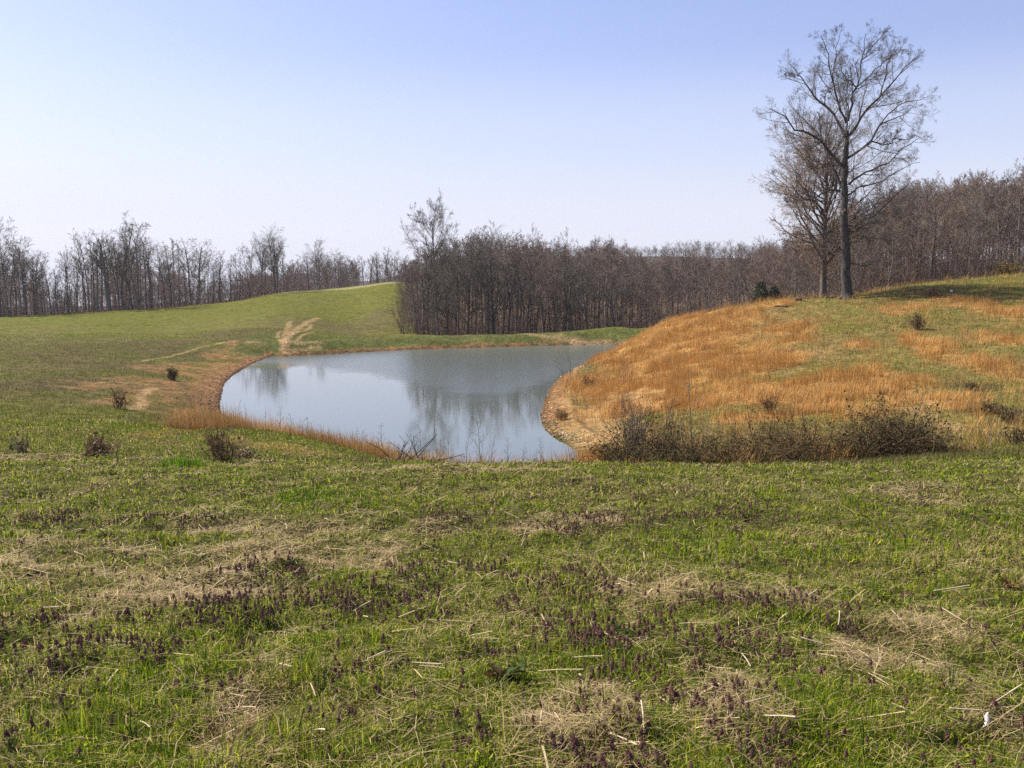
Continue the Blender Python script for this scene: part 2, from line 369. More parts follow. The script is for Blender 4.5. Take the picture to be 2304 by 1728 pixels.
# ------------------------------------------------------------------ materials
def attr_mat(name, rough=0.8, translucent=0.0, noise=None, bump=0.0, spec=0.2):
    m = bpy.data.materials.new(name); m.use_nodes = True
    nt = m.node_tree; N = nt.nodes; L = nt.links
    p = N["Principled BSDF"]; out = N["Material Output"]
    p.inputs["Roughness"].default_value = rough
    p.inputs["Specular IOR Level"].default_value = spec
    a = N.new("ShaderNodeAttribute"); a.attribute_name = "col"
    c = a.outputs["Color"]
    if noise:
        for sc, lo, hi in noise:
            t = N.new("ShaderNodeTexNoise"); t.inputs["Scale"].default_value = sc; t.inputs["Detail"].default_value = 6
            tc = N.new("ShaderNodeNewGeometry"); L.new(tc.outputs["Position"], t.inputs["Vector"])
            mr = N.new("ShaderNodeMapRange"); mr.inputs[1].default_value = 0.3; mr.inputs[2].default_value = 0.7
            mr.inputs[3].default_value = lo; mr.inputs[4].default_value = hi
            L.new(t.outputs[0], mr.inputs[0])
            mx = N.new("ShaderNodeMix"); mx.data_type = 'RGBA'; mx.blend_type = 'MULTIPLY'; mx.inputs[0].default_value = 1.0
            L.new(c, mx.inputs[6]); L.new(mr.outputs[0], mx.inputs[7]); c = mx.outputs[2]
    L.new(c, p.inputs["Base Color"])
    if bump:
        t = N.new("ShaderNodeTexNoise"); t.inputs["Scale"].default_value = 5.0; t.inputs["Detail"].default_value = 8
        tc = N.new("ShaderNodeNewGeometry"); L.new(tc.outputs["Position"], t.inputs["Vector"])
        b = N.new("ShaderNodeBump"); b.inputs["Strength"].default_value = bump; b.inputs["Distance"].default_value = 0.15
        L.new(t.outputs[0], b.inputs["Height"]); L.new(b.outputs[0], p.inputs["Normal"])
    if translucent:
        tr = N.new("ShaderNodeBsdfTranslucent"); L.new(c, tr.inputs["Color"])
        ms = N.new("ShaderNodeMixShader"); ms.inputs[0].default_value = translucent
        L.new(p.outputs[0], ms.inputs[1]); L.new(tr.outputs[0], ms.inputs[2]); L.new(ms.outputs[0], out.inputs["Surface"])
    return m
def bark_mat(name, c1, c2, scale=3.0):
    m = bpy.data.materials.new(name); m.use_nodes = True
    nt = m.node_tree; N = nt.nodes; L = nt.links; p = N["Principled BSDF"]
    tc = N.new("ShaderNodeTexCoord"); mp = N.new("ShaderNodeMapping"); mp.inputs["Scale"].default_value = (scale, scale, scale * 0.25)
    t = N.new("ShaderNodeTexNoise"); t.inputs["Scale"].default_value = 2.2; t.inputs["Detail"].default_value = 7
    L.new(tc.outputs["Object"], mp.inputs[0]); L.new(mp.outputs[0], t.inputs["Vector"])
    r = N.new("ShaderNodeValToRGB"); r.color_ramp.elements[0].position = 0.32; r.color_ramp.elements[1].position = 0.68
    r.color_ramp.elements[0].color = (*c1, 1); r.color_ramp.elements[1].color = (*c2, 1)
    L.new(t.outputs[0], r.inputs[0]); L.new(r.outputs[0], p.inputs["Base Color"])
    b = N.new("ShaderNodeBump"); b.inputs["Strength"].default_value = 0.6; b.inputs["Distance"].default_value = 0.05
    L.new(t.outputs[0], b.inputs["Height"]); L.new(b.outputs[0], p.inputs["Normal"])
    p.inputs["Roughness"].default_value = 0.9; p.inputs["Specular IOR Level"].default_value = 0.15
    return m
M_GROUND = attr_mat("meadow_ground", 0.95, 0, [(0.8, 0.8, 1.2), (2.5, 0.65, 1.35), (14.0, 0.65, 1.35)], 0.8, 0.03)
M_BLADE = attr_mat("grass_blades", 0.65, 0.45, None, 0, 0.08)
M_STRAW = attr_mat("dry_straw", 0.7, 0.15, None, 0, 0.1)
M_PETAL = attr_mat("weed_leaves", 0.7, 0.25, None, 0, 0.06)
M_STONE = attr_mat("rubble_stone", 0.9, 0, [(9.0, 0.75, 1.25)], 0.3, 0.2)
M_BARK_OAK = bark_mat("oak_bark", (0.035, 0.031, 0.028), (0.095, 0.085, 0.075), 4)
M_BARK = bark_mat("grey_bark", (0.080, 0.070, 0.058), (0.20, 0.18, 0.15), 3)
M_BARK_DK = bark_mat("dark_bark", (0.068, 0.055, 0.047), (0.145, 0.122, 0.105), 3)
M_TWIG_OAK = bark_mat("oak_twigs", (0.11, 0.093, 0.078), (0.20, 0.17, 0.14), 2)
M_TWIG_RED = bark_mat("red_brown_twigs", (0.150, 0.108, 0.080), (0.24, 0.178, 0.135), 1)
M_TWIG_GREY = bark_mat("grey_brown_twigs", (0.125, 0.102, 0.080), (0.22, 0.185, 0.145), 1)
M_TWIG_BROWN = bark_mat("tan_brown_twigs", (0.13, 0.088, 0.042), (0.25, 0.175, 0.09), 2)
M_BRAMBLE = bark_mat("bramble_canes", (0.085, 0.058, 0.028), (0.17, 0.115, 0.058), 2)
M_TWIG_BUFF = bark_mat("budding_twigs", (0.33, 0.255, 0.195), (0.50, 0.40, 0.31), 1)
M_SHRUB = attr_mat("shrub", 0.75, 0.15, None, 0, 0.15)

# ------------------------------------------------------------------ mesh helpers
def mesh_from(name, V, quads=None, tris=None, col=None, mat=None, smooth=False, mat_idx=None):
    me = bpy.data.meshes.new(name)
    V = np.ascontiguousarray(V, dtype=np.float32)
    nq = 0 if quads is None else len(quads); nt_ = 0 if tris is None else len(tris)
    parts = []; sizes = []
    if nq: parts.append(np.asarray(quads, np.int32).ravel()); sizes.append(np.full(nq, 4, np.int32))
    if nt_: parts.append(np.asarray(tris, np.int32).ravel()); sizes.append(np.full(nt_, 3, np.int32))
    loops = np.concatenate(parts); sizes = np.concatenate(sizes)
    starts = np.concatenate([[0], np.cumsum(sizes)[:-1]]).astype(np.int32)
    me.vertices.add(len(V)); me.vertices.foreach_set("co", V.ravel())
    me.loops.add(len(loops)); me.loops.foreach_set("vertex_index", loops)
    me.polygons.add(len(sizes)); me.polygons.foreach_set("loop_start", starts)
    try: me.polygons.foreach_set("loop_total", sizes)
    except Exception: pass
    me.polygons.foreach_set("use_smooth", np.full(len(sizes), bool(smooth)))
    if mat_idx is not None: me.polygons.foreach_set("material_index", np.asarray(mat_idx, np.int32))
    if col is not None:
        at = me.color_attributes.new("col", 'FLOAT_COLOR', 'POINT')
        c4 = np.ones((len(V), 4), np.float32); c4[:, :3] = col
        at.data.foreach_set("color", c4.ravel())
    for m in (mat if isinstance(mat, (list, tuple)) else [mat]):
        if m: me.materials.append(m)
    me.update(calc_edges=True)
    return me
def link(name, data, parent=None, loc=None):
    o = bpy.data.objects.new(name, data); COL.objects.link(o)
    if parent: o.parent = parent
    if loc is not None: o.location = loc
    return o
def tag(o, label=None, cat=None, group=None, kind=None):
    if label: o["label"] = label
    if cat: o["category"] = cat
    if group: o["group"] = group
    if kind: o["kind"] = kind
    return o
def norm(v): return v / (np.linalg.norm(v, axis=-1, keepdims=True) + 1e-9)

class Geo:
    """collects vertices, quads, tris and colours"""
    def __init__(s): s.V = []; s.Q = []; s.T = []; s.C = []; s.n = 0
    def add(s, V, Q=None, T=None, C=None):
        if Q is not None and len(Q): s.Q.append(np.asarray(Q) + s.n)
        if T is not None and len(T): s.T.append(np.asarray(T) + s.n)
        s.V.append(V); s.C.append(np.broadcast_to(np.asarray(C if C is not None else (1, 1, 1), float), (len(V), 3)))
        s.n += len(V)
    def arrays(s):
        return (np.concatenate(s.V), np.concatenate(s.Q) if s.Q else None, np.concatenate(s.T) if s.T else None, np.concatenate(s.C))
    def mesh(s, name, mat, smooth=False):
        V, Q, T, C = s.arrays()
        return mesh_from(name, V, Q, T, C, mat, smooth)

def tubes(P, R, sides):
    """P (N,n,3), R (N,n) -> verts, quads of open tubes"""
    N, n, _ = P.shape
    T = np.empty_like(P)
    T[:, 1:-1] = P[:, 2:] - P[:, :-2]; T[:, 0] = P[:, 1] - P[:, 0]; T[:, -1] = P[:, -1] - P[:, -2]
    T = norm(T)
    ref = np.where(np.abs(T[..., 2:3]) > 0.9, np.array([1.0, 0, 0]), np.array([0, 0, 1.0]))
    A = norm(np.cross(T, ref)); B = np.cross(T, A)
    th = np.arange(sides) * 2 * math.pi / sides
    V = P[:, :, None, :] + R[:, :, None, None] * (np.cos(th)[None, None, :, None] * A[:, :, None, :] + np.sin(th)[None, None, :, None] * B[:, :, None, :])
    idx = np.arange(N * n * sides).reshape(N, n, sides)
    a = idx[:, :-1, :]; b = np.roll(a, -1, axis=2); c = idx[:, 1:, :]; d = np.roll(c, -1, axis=2)
    Q = np.stack([a, b, d, c], -1).reshape(-1, 4)
    return V.reshape(-1, 3), Q

def grow_paths(start, dirs, L, n, wig, up, rng):
    N = len(start); P = np.empty((N, n, 3)); P[:, 0] = start
    d = norm(dirs); step = (L / (n - 1))[:, None]
    for i in range(1, n):
        d = norm(d + rng.normal(0, wig, (N, 3)) + np.array([0, 0, up]))
        P[:, i] = P[:, i - 1] + d * step
    return P
def kids(P, R, L, k, u0, u1, ang, angsd, ratio, rr_, rng, taper_len=0.55):
    N, n, _ = P.shape
    u = u0 + (u1 - u0) * ((np.arange(k)[None] + rng.random((N, k))) / k)
    f = u * (n - 1); i = np.minimum(f.astype(int), n - 2); w = (f - i)[..., None]
    ii = np.arange(N)[:, None]
    pos = P[ii, i] * (1 - w) + P[ii, i + 1] * w
    tan = norm(P[ii, i + 1] - P[ii, i])
    rad = (R[ii, i] * (1 - w[..., 0]) + R[ii, i + 1] * w[..., 0])
    perp = norm(np.cross(tan, rng.normal(0, 1, (N, k, 3))))
    a = np.radians(rng.normal(ang, angsd, (N, k)))[..., None]
    d = np.cos(a) * tan + np.sin(a) * perp
    ln = L[:, None] * ratio * (1 - taper_len * u) * rng.uniform(0.65, 1.3, (N, k))
    return pos.reshape(-1, 3), d.reshape(-1, 3), ln.reshape(-1), (rad * rr_).reshape(-1)
def taper(r0, n, end=0.35, rmin=0.004):
    return np.maximum(r0[:, None] * np.linspace(1, end, n)[None], rmin)

def finish_crown(geo, P, R, L, plan, rng, col=(1, 1, 1), rmin=0.008):
    """branch on from the limbs: plan = [(k, u0, u1, ang, ratio, rratio, npts, sides, wig, up)]"""
    tips = None
    for (k, u0, u1, ang, ratio, rq, n, sides, wig, up) in plan:
        s, d, ln, r0 = kids(P, R, L, k, u0, u1, ang, 13, ratio, rq, rng)
        P = grow_paths(s, d, ln, n, wig, up, rng); R = taper(r0, n, 0.4, rmin); L = ln
        V, Q = tubes(P, R, sides); geo.add(V, Q, None, col)
        tips = P[:, -1]
    return tips

def wood_tree(seed, h=14.0, bare=0.42, spread=0.25, limbs=15, plan=None, lean=0.04, tw=0.0085, asc=46, wob=0.035, thick=1.0):
    """a bare woodland tree at the origin: trunk mesh arrays and crown mesh arrays"""
    rng = np.random.default_rng(seed)
    n = 10
    d = norm(np.array([[rng.normal(0, lean), rng.normal(0, lean), 1.0]]))
    P = grow_paths(np.array([[0, 0, -0.4]]), d, np.array([h * 0.97]), n, wob, 0.06, rng)
    r0 = h * rng.uniform(0.0095, 0.0145) * thick
    R = r0 * np.linspace(1, 0.12, n)[None] ** 0.85; R[0, 0] *= 1.45
    tg = Geo(); V, Q = tubes(P, R, 7); tg.add(V, Q)
    cg = Geo()
    s, dd, ln, rr0 = kids(P, R, np.array([h]), limbs, bare, 0.97, asc, 11, spread * 1.55, 0.55, rng, 0.55)
    LP = grow_paths(s, dd, ln, 6, 0.13, 0.10, rng); LR = taper(rr0, 6, 0.3, tw)
    V, Q = tubes(LP, LR, 5); tg.add(V, Q)
    plan = plan or [(7, .2, 1, 38, .52, .55, 4, 3, .10, .08), (6, .15, 1, 38, .60, .6, 3, 3, .09, .07), (4, .1, 1, 34, .75, .75, 2, 3, .05, .05)]
    allP = np.concatenate([LP, ], 0); allR = LR; allL = ln
    finish_crown(cg, allP, allR, allL, plan, rng, rmin=tw)
    return tg, cg

# ------------------------------------------------------------------ ground and pond
idx = np.arange(NA * NR).reshape(NA, NR)
gq = np.stack([idx[:-1, :-1], idx[:-1, 1:], idx[1:, 1:], idx[1:, :-1]], -1).reshape(-1, 4)
gV = np.c_[GX, GY, GZ]
cen = len(gV); gV = np.r_[gV, [[0, 0, 4.95]]]
gt = np.stack([np.full(NA - 1, cen), idx[:-1, 0], idx[1:, 0]], -1)
me = mesh_from("ground", gV, gq, gt, np.r_[GCOL, GCOL[:1]], M_GROUND, True)
tag(link("ground", me), "rolling pasture around the pond, with grassy meadow, bare banks and dam", "ground", None, "structure")

def water_mat():
    m = bpy.data.materials.new("pond_water"); m.use_nodes = True
    nt = m.node_tree; N = nt.nodes; L = nt.links; p = N["Principled BSDF"]
    p.inputs["Base Color"].default_value = (0.100, 0.119, 0.108, 1)
    p.inputs["IOR"].default_value = 1.33
    p.inputs["Specular IOR Level"].default_value = 0.5
    geo = N.new("ShaderNodeNewGeometry")
    sep = N.new("ShaderNodeSeparateXYZ"); L.new(geo.outputs["Position"], sep.inputs[0])
    # breeze on the far half of the pond: boundary runs across, nearer on the right
    mx_ = N.new("ShaderNodeMapRange"); mx_.inputs[1].default_value = -16; mx_.inputs[2].default_value = 4
    L.new(sep.outputs[0], mx_.inputs[0])
    fc = N.new("ShaderNodeFloatCurve"); cv_ = fc.mapping.curves[0]
    edge = [(-16, 76), (-13.9, 73), (-7.4, 63.5), (-3.8, 56.5), (-1.6, 53.5), (0.7, 58), (2.8, 64), (4, 68)]
    for kx, (a_, b_) in enumerate(edge):
        q_ = ((a_ + 16) / 20, (b_ - 50) / 30)
        if kx == 0: cv_.points[0].location = q_
        elif kx == len(edge) - 1: cv_.points[-1].location = q_
        else: cv_.points.new(*q_)
    fc.mapping.update()
    L.new(mx_.outputs[0], fc.inputs["Value"])
    ma = N.new("ShaderNodeMath"); ma.operation = 'MULTIPLY_ADD'; ma.inputs[1].default_value = -30; ma.inputs[2].default_value = -50
    L.new(fc.outputs[0], ma.inputs[0])
    m2_ = N.new("ShaderNodeMath"); m2_.operation = 'ADD'; L.new(ma.outputs[0], m2_.inputs[0]); L.new(sep.outputs[1], m2_.inputs[1])
    bn = N.new("ShaderNodeTexNoise"); bn.inputs["Scale"].default_value = 0.35; bn.inputs["Detail"].default_value = 4
    L.new(geo.outputs["Position"], bn.inputs["Vector"])
    mb = N.new("ShaderNodeMath"); mb.operation = 'MULTIPLY_ADD'; mb.inputs[1].default_value = 7.0
    L.new(bn.outputs[0], mb.inputs[0]); L.new(m2_.outputs[0], mb.inputs[2])
    wind = N.new("ShaderNodeMapRange"); wind.inputs[1].default_value = 1.0; wind.inputs[2].default_value = 8.5
    wind.interpolation_type = 'SMOOTHSTEP'
    L.new(mb.outputs[0], wind.inputs[0])
    ro = N.new("ShaderNodeMapRange"); ro.inputs[3].default_value = 0.012; ro.inputs[4].default_value = 0.15
    L.new(wind.outputs[0], ro.inputs[0]); L.new(ro.outputs[0], p.inputs["Roughness"])
    mp = N.new("ShaderNodeMapping"); mp.inputs["Scale"].default_value = (1.6, 3.4, 1)
    L.new(geo.outputs["Position"], mp.inputs[0])
    t = N.new("ShaderNodeTexNoise"); t.inputs["Scale"].default_value = 1.6; t.inputs["Detail"].default_value = 5
    L.new(mp.outputs[0], t.inputs["Vector"])
    bs = N.new("ShaderNodeMapRange"); bs.inputs[3].default_value = 0.012; bs.inputs[4].default_value = 0.16
    L.new(wind.outputs[0], bs.inputs[0])
    b = N.new("ShaderNodeBump"); b.inputs["Distance"].default_value = 0.12
    L.new(bs.outputs[0], b.inputs["Strength"]); L.new(t.outputs[0], b.inputs["Height"]); L.new(b.outputs[0], p.inputs["Normal"])
    return m
cpt = POND
tang = np.roll(cpt, -1, 0) - np.roll(cpt, 1, 0); nrm = norm(np.c_[tang[:, 1], -tang[:, 0]])
area = np.sum(cpt[:, 0] * np.roll(cpt[:, 1], -1) - np.roll(cpt[:, 0], -1) * cpt[:, 1])
if area < 0: nrm = -nrm
wp = cpt + nrm * 0.7
wm = bpy.data.meshes.new("pond")
wv = [(a, b, 0.0) for a, b in wp]
if area < 0: wv = wv[::-1]
wm.from_pydata(wv, [], [tuple(range(len(wv)))]); wm.materials.append(water_mat())
tag(link("pond_water", wm), "still farm pond reflecting pale sky and bare trees", "pond", None, "structure")
# ------------------------------------------------------------------ the two big trees on the knoll
def c5(x, y, Y): return at_Y(1600 + x / 2.369, y / 2.369, Y)
OAK_Y = 72.0
oak_base = c5(725, 1588, OAK_Y); oak_base[2] = h1(oak_base[0], OAK_Y) - 0.05
def limb(pts, slope, r0, r1, n=12, y0=OAK_Y):
    pts = np.array(pts, float)
    C = catmull(pts, 5, closed=False); C = C[:max(4, int(len(C) * .94))]
    t = np.linspace(0, len(C) - 1, n)
    q = np.c_[np.interp(t, np.arange(len(C)), C[:, 0]), np.interp(t, np.arange(len(C)), C[:, 1])]
    ln = np.r_[0, np.cumsum(np.hypot(*(np.diff(q, axis=0)).T))] * (OAK_Y / FPX / 2.369)
    P = np.array([c5(a, b, y0 + slope * l) for (a, b), l in zip(q, ln)])
    P[1:-1] += RNG.normal(0, 0.05, P[1:-1].shape)
    return P, np.linspace(r0, r1, n) ** 1.0
OAK = [
 ([(700,885),(640,815),(590,757),(540,722),(480,703),(430,682),(390,622),(330,592),(285,560)], -.25, .16),
 ([(590,757),(560,775),(540,790),(500,800)], -.5, .05),
 ([(693,1000),(660,920),(632,840),(605,780),(560,700),(500,640),(420,560),(400,520)], .45, .13),
 ([(715,730),(665,630),(605,565),(545,512),(510,450),(470,402),(430,352),(392,322)], .35, .13),
 ([(470,402),(430,400),(395,408)], .2, .04),
 ([(720,655),(690,592),(660,500),(643,400),(622,300),(600,230),(578,165)], -.3, .11),
 ([(643,440),(655,340),(668,250),(690,160)], .3, .07),
 ([(606,565),(612,500),(640,470)], -.5, .05),
 ([(730,645),(742,540),(772,465),(798,340),(812,240),(830,145)], .2, .12),
 ([(772,465),(740,430),(715,420),(690,340),(720,260)], -.4, .06),
 ([(798,340),(850,260),(900,200),(925,180)], .4, .06),
 ([(735,725),(790,640),(850,560),(900,512),(970,442),(1020,372),(1080,312),(1135,300)], -.35, .13),
 ([(900,512),(930,400),(960,300),(990,215)], .3, .07),
 ([(770,470),(850,395),(930,330),(990,290),(1060,250)], -.2, .06),
 ([(730,842),(800,798),(860,742),(900,668),(980,630),(1050,592),(1120,520)], .4, .12),
 ([(850,750),(900,768),(960,768),(985,735),(1060,745),(1110,700)], -.4, .07),
 ([(900,668),(1000,560),(1080,540),(1150,515)], .5, .06),
 ([(733,985),(790,932),(860,910),(945,868),(1010,800),(1080,755),(1130,720)], -.45, .10),
 ([(730,1040),(790,1000),(870,985),(960,930),(1060,880),(1140,860)], .5, .08),
 ([(688,1018),(630,1010),(560,1052),(500,1056),(440,1012),(380,972),(325,930)], -.35, .10),
 ([(500,1056),(440,1080),(380,1060)], .4, .05),
 ([(735,1235),(800,1172),(860,1152),(960,1062),(1040,1002),(1120,935)], .35, .09),
 ([(735,1250),(820,1195),(920,1180),(1010,1130)], -.4, .06),
 ([(738,1300),(820,1272),(900,1270),(970,1292)], .5, .06),
 ([(700,1330),(650,1300),(600,1260),(520,1250),(450,1200)], -.5, .06),
 ([(700,1405),(650,1345),(590,1342),(520,1300)], .6, .05),
 ([(742,1405),(820,1412),(900,1392),(980,1420)], -.5, .05),
 ([(722,700),(728,600),(722,500),(735,420),(730,330)], .5, .08),
 ([(718,870),(660,880),(620,830)], -.8, .05),
]
def build_oak():
    rng = np.random.default_rng(5)
    tg = Geo()
    tp, _ = limb([(728,1592),(722,1500),(716,1300),(712,1100),(711,1000),(716,850),(722,740),(728,640)], 0, 1, 1, 22)
    tp[0] = oak_base; tp[:, 1] = OAK_Y
    tr = np.interp(np.linspace(0, 1, 22), [0, .03, .08, .18, .5, .8, 1], [.62, .46, .37, .33, .25, .19, .12])
    V, Q = tubes(tp[None], tr[None], 14)
    V = V + (vnoise(V[:, 0] * 6, V[:, 2] * 1.5, 4)[:, None] - .5) * 0.05
    tg.add(V, Q)
    # root flare
    for k in range(6):
        a = k * 1.05 + .3
        rp = np.array([[oak_base + np.array([math.cos(a) * d, math.sin(a) * d, z]) for d, z in ((.15, .55), (.34, .2), (.62, .02), (.9, -.12))]])
        V, Q = tubes(rp, np.array([[.2, .17, .11, .05]]), 6); tg.add(V, Q)
    LP, LR, LL = [], [], []
    for pts, sl, r0 in OAK:
        P, R = limb(pts, sl, r0, max(r0 * .16, .018)); LP.append(P); LR.append(R); LL.append(np.sum(np.linalg.norm(np.diff(P, axis=0), axis=1)))
    LP = np.array(LP); LR = np.array(LR); LL = np.array(LL)
    LR = LR * .8
    V, Q = tubes(LP, LR, 7); tg.add(V, Q)
    cg = Geo()
    plan = [(11, .08, .98, 46, .40, .52, 7, 4, .09, .07), (6, .15, .98, 42, .60, .52, 5, 3, .09, .05), (5, .1, .98, 42, .64, .55, 4, 3, .08, .04), (5, .1, 1, 40, .85, .7, 3, 3, .06, .03)]
    finish_crown(cg, LP, LR, LL, plan, rng, rmin=0.0034)
    return tg, cg
def thing_tree(name, tg, cg, loc, bark, twig, label, cat="tree", group=None, local=False):
    root = tag(link(name, None, None, loc), label, cat, group)
    for nm, g, m in (("trunk", tg, bark), ("crown", cg, twig)):
        V, Q, T, C = g.arrays()
        if not local: V = V - np.array(loc)
        link(nm, mesh_from(nm, V, Q, T, None, m, nm == "trunk"), root)
    return root
tg, cg = build_oak()
thing_tree("oak_tree", tg, cg, oak_base, M_BARK_OAK, M_TWIG_OAK, "tall bare oak with thick dark trunk, the biggest tree, atop the right hill")

def build_maple():
    rng = np.random.default_rng(8)
    tg = Geo(); cg = Geo()
    h = 13.2; n = 12
    P = grow_paths(np.array([[0, 0, -.2]]), np.array([[0.02, 0, 1.0]]), np.array([h * .93]), n, .03, .05, rng)
    R = np.interp(np.linspace(0, 1, n), [0, .06, .3, .7, 1], [.36, .26, .2, .1, .04])[None]
    V, Q = tubes(P, R, 10); tg.add(V, Q)
    s, d, ln, r0 = kids(P, R, np.array([h]), 64, .22, .98, 58, 10, .66, .5, rng, .62)
    ln = np.minimum(ln, 5.5) * rng.uniform(.85, 1.1, len(ln)); LP = grow_paths(s, d, ln, 8, .15, .085, rng); LR = taper(r0, 8, .22, .012)
    V, Q = tubes(LP, LR, 6); tg.add(V, Q)
    plan = [(9, .2, 1, 40, .42, .55, 5, 4, .13, .05), (7, .15, 1, 42, .55, .62, 3, 3, .15, .02)]
    bp = Geo()
    finish_crown(cg, LP, LR, ln, plan, rng, rmin=.008)
    # reconstruct the last level for the budding twigs
    rng2 = np.random.default_rng(9)
    P1 = LP; R1 = LR; L1 = ln
    for (k, u0, u1, ang, ratio, rq, nn, sides, wig, up) in plan:
        s, d, l1, rr1 = kids(P1, R1, L1, k, u0, u1, ang, 13, ratio, rq, rng2)
        P1 = grow_paths(s, d, l1, nn, wig, up, rng2); R1 = taper(rr1, nn, .4, .008); L1 = l1
    sel = rng2.random(len(P1)) < .95
    s, d, l1, rr1 = kids(P1[sel], R1[sel], L1[sel], 6, .25, 1, 40, 14, .7, .8, rng2)
    l1 = np.minimum(l1 * 1.0, .45)
    P2 = grow_paths(s, d, l1, 2, .1, .0, rng2); V, Q = tubes(P2, taper(rr1, 2, .9, .007), 3); bp.add(V, Q)
    return tg, cg, bp
mp_base = c5(598, 1588, 76.0); mp_base[2] = h1(mp_base[0], 76.0) - .05
tg, cg, bp = build_maple()
mt = thing_tree("maple_tree", tg, cg, mp_base, M_BARK_DK, M_TWIG_RED, "spreading rounded tree with buff budding twigs, close behind the tall bare oak", local=True)
V, Q, T, C = bp.arrays(); link("budding_twigs", mesh_from("budding_twigs", V, Q, T, None, M_TWIG_BUFF), mt)
def leaf_quads(C, size, rng, flat=0.0):
    n = len(C)
    a = norm(rng.normal(0, 1, (n, 3))); b = norm(np.cross(a, rng.normal(0, 1, (n, 3))))
    s = (size * rng.uniform(.6, 1.3, n))[:, None]
    V = np.stack([C - a * s, C + b * s * .5, C + a * s, C - b * s * .5], 1).reshape(-1, 3)
    return V, np.arange(4 * n).reshape(-1, 4)
# rusty leaves still hanging low in its crown
rng = np.random.default_rng(12)
cl = np.array([c5(x, y, 75.5) for x, y in ((560,1335),(600,1370),(640,1345),(585,1310),(610,1420),(540,1300),(660,1375),(690,1340),(625,1470),(590,1400),(430,1250),(480,1340))]) - mp_base
pts = cl[rng.integers(0, len(cl), 900)] + rng.normal(0, 1, (900, 3)) * np.array([.55, .6, .3])
V, Q = leaf_quads(pts, .07, rng)
link("dead_leaves", mesh_from("dead_leaves", V, Q, None, np.array([.22, .10, .045]) * rng.uniform(.6, 1.3, (900, 1)).repeat(4, 0), M_SHRUB), mt)

# ------------------------------------------------------------------ woodland trees: a dozen kinds, then copies
PROT = []
def proto(seed, h, tw_mat, bark, **kw):
    tg, cg = wood_tree(seed, h, **kw)
    tm = mesh_from("trunk", *(lambda a: (a[0], a[1], a[2], None))(tg.arrays()), bark, True)
    cm = mesh_from("crown", *(lambda a: (a[0], a[1], a[2], None))(cg.arrays()), tw_mat)
    return dict(h=h, trunk=tm, crown=cm)
VAR = [(.40, .19, 16, .03, 1, 46), (.55, .17, 12, .05, .8, 38), (.33, .24, 15, .07, 1.25, 50), (.48, .22, 13, .035, 1.1, 42), (.30, .16, 18, .04, .75, 52), (.52, .26, 11, .06, 1.15, 48), (.44, .14, 15, .05, .7, 36), (.36, .21, 12, .08, 1.0, 55), (.58, .20, 10, .04, .9, 44), (.42, .28, 13, .06, 1.3, 50)]
LEAN_PLAN = [(6, .2, 1, 38, .52, .55, 4, 3, .10, .08), (5, .15, 1, 38, .62, .6, 3, 3, .09, .07), (3, .1, 1, 34, .78, .75, 2, 3, .05, .05)]
FOREST = [proto(100 + i, 14, [M_TWIG_GREY, M_TWIG_RED][i % 2], [M_BARK, M_BARK_DK, M_BARK][i % 3], bare=v[0], spread=v[1], limbs=v[2], wob=v[3], thick=v[4], asc=v[5], plan=LEAN_PLAN if i % 3 else None) for i, v in enumerate(VAR)]
EDGE = [proto(140 + i, 14, [M_TWIG_GREY, M_TWIG_RED][i % 2], M_BARK_DK, bare=.26, spread=.22 + .03 * i, limbs=17, wob=.05, plan=LEAN_PLAN) for i in range(5)]
ROUND = [proto(160 + i, 15, M_TWIG_GREY, M_BARK_DK, bare=.38, spread=.32, limbs=20, asc=44, plan=LEAN_PLAN) for i in range(3)]
SLENDER = [proto(180 + i, 14, [M_TWIG_GREY, M_TWIG_RED][i % 2], [M_BARK, M_BARK_DK][i % 2], bare=.42 + .05 * (i % 4), spread=.19 + .03 * (i % 3), limbs=13, wob=.03 + .012 * (i % 3), thick=[1.2, .9, 1.35, .8][i % 4], asc=40 + 4 * (i % 3), plan=[(5, .2, 1, 36, .55, .55, 4, 3, .09, .08), (5, .15, 1, 36, .62, .6, 3, 3, .08, .06), (3, .2, 1, 32, .75, .8, 2, 3, .05, .04)]) for i in range(8)]
def put_tree(p, px, Y, top, label, group=None, rng=RNG, wide=1.0, name="bare_tree", lean=(0, 0)):
    t, s = ray(px, 640)
    X = t * Y; g = h1(X, Y)
    ztop = at_Y(px, top, Y)[2]
    k = max(ztop - g, 4.0) / p["h"]
    root = link(name, None, None, (X, Y, g - .1))
    root.rotation_euler = (lean[0], lean[1], rng.uniform(0, 6.28)); root.scale = (k * wide, k * wide, k)
    tag(root, label, "tree", group)
    link("trunk", p["trunk"], root); link("crown", p["crown"], root)
    return root
TOPS = np.array([(-200,520),(0,505),(40,528),(70,540),(110,572),(150,562),(190,522),(215,516),(270,492),(300,498),(340,528),(400,522),(440,536),(480,560),(530,548),(560,538),(620,528),
  (650,562),(690,572),(725,552),(770,568),(800,556),(830,572),(860,552),(925,562),(950,556),(985,545),(1015,530),(1040,528),(1080,508),(1110,516),(1150,528),(1200,528),(1250,532),(1300,536),(1390,530),(1420,560),(1460,566),(1520,560),(1600,562),(1680,556),
  (1750,535),(1820,500),(1900,470),(1966,450),(2020,412),(2084,384),(2130,396),(2170,386),(2230,390),(2304,372),(2600,360)], float)
def top_at(px): return np.interp(px, TOPS[:, 0], TOPS[:, 1])
def edge_at(px): return np.interp(px, FOREST_PX, FOREST_Y)
L_LEFT = "bare grey tree in the treeline along the top edge of the left meadow"
L_GAP = "slender bare tree standing beyond the crest of the green slope"
L_DAM = "bare brown tree in the dense wood behind the dam"
L_RIGHT = "bare tree in the tall dark wood behind the right-hand hill"
rng = np.random.default_rng(33)
allp = FOREST + EDGE
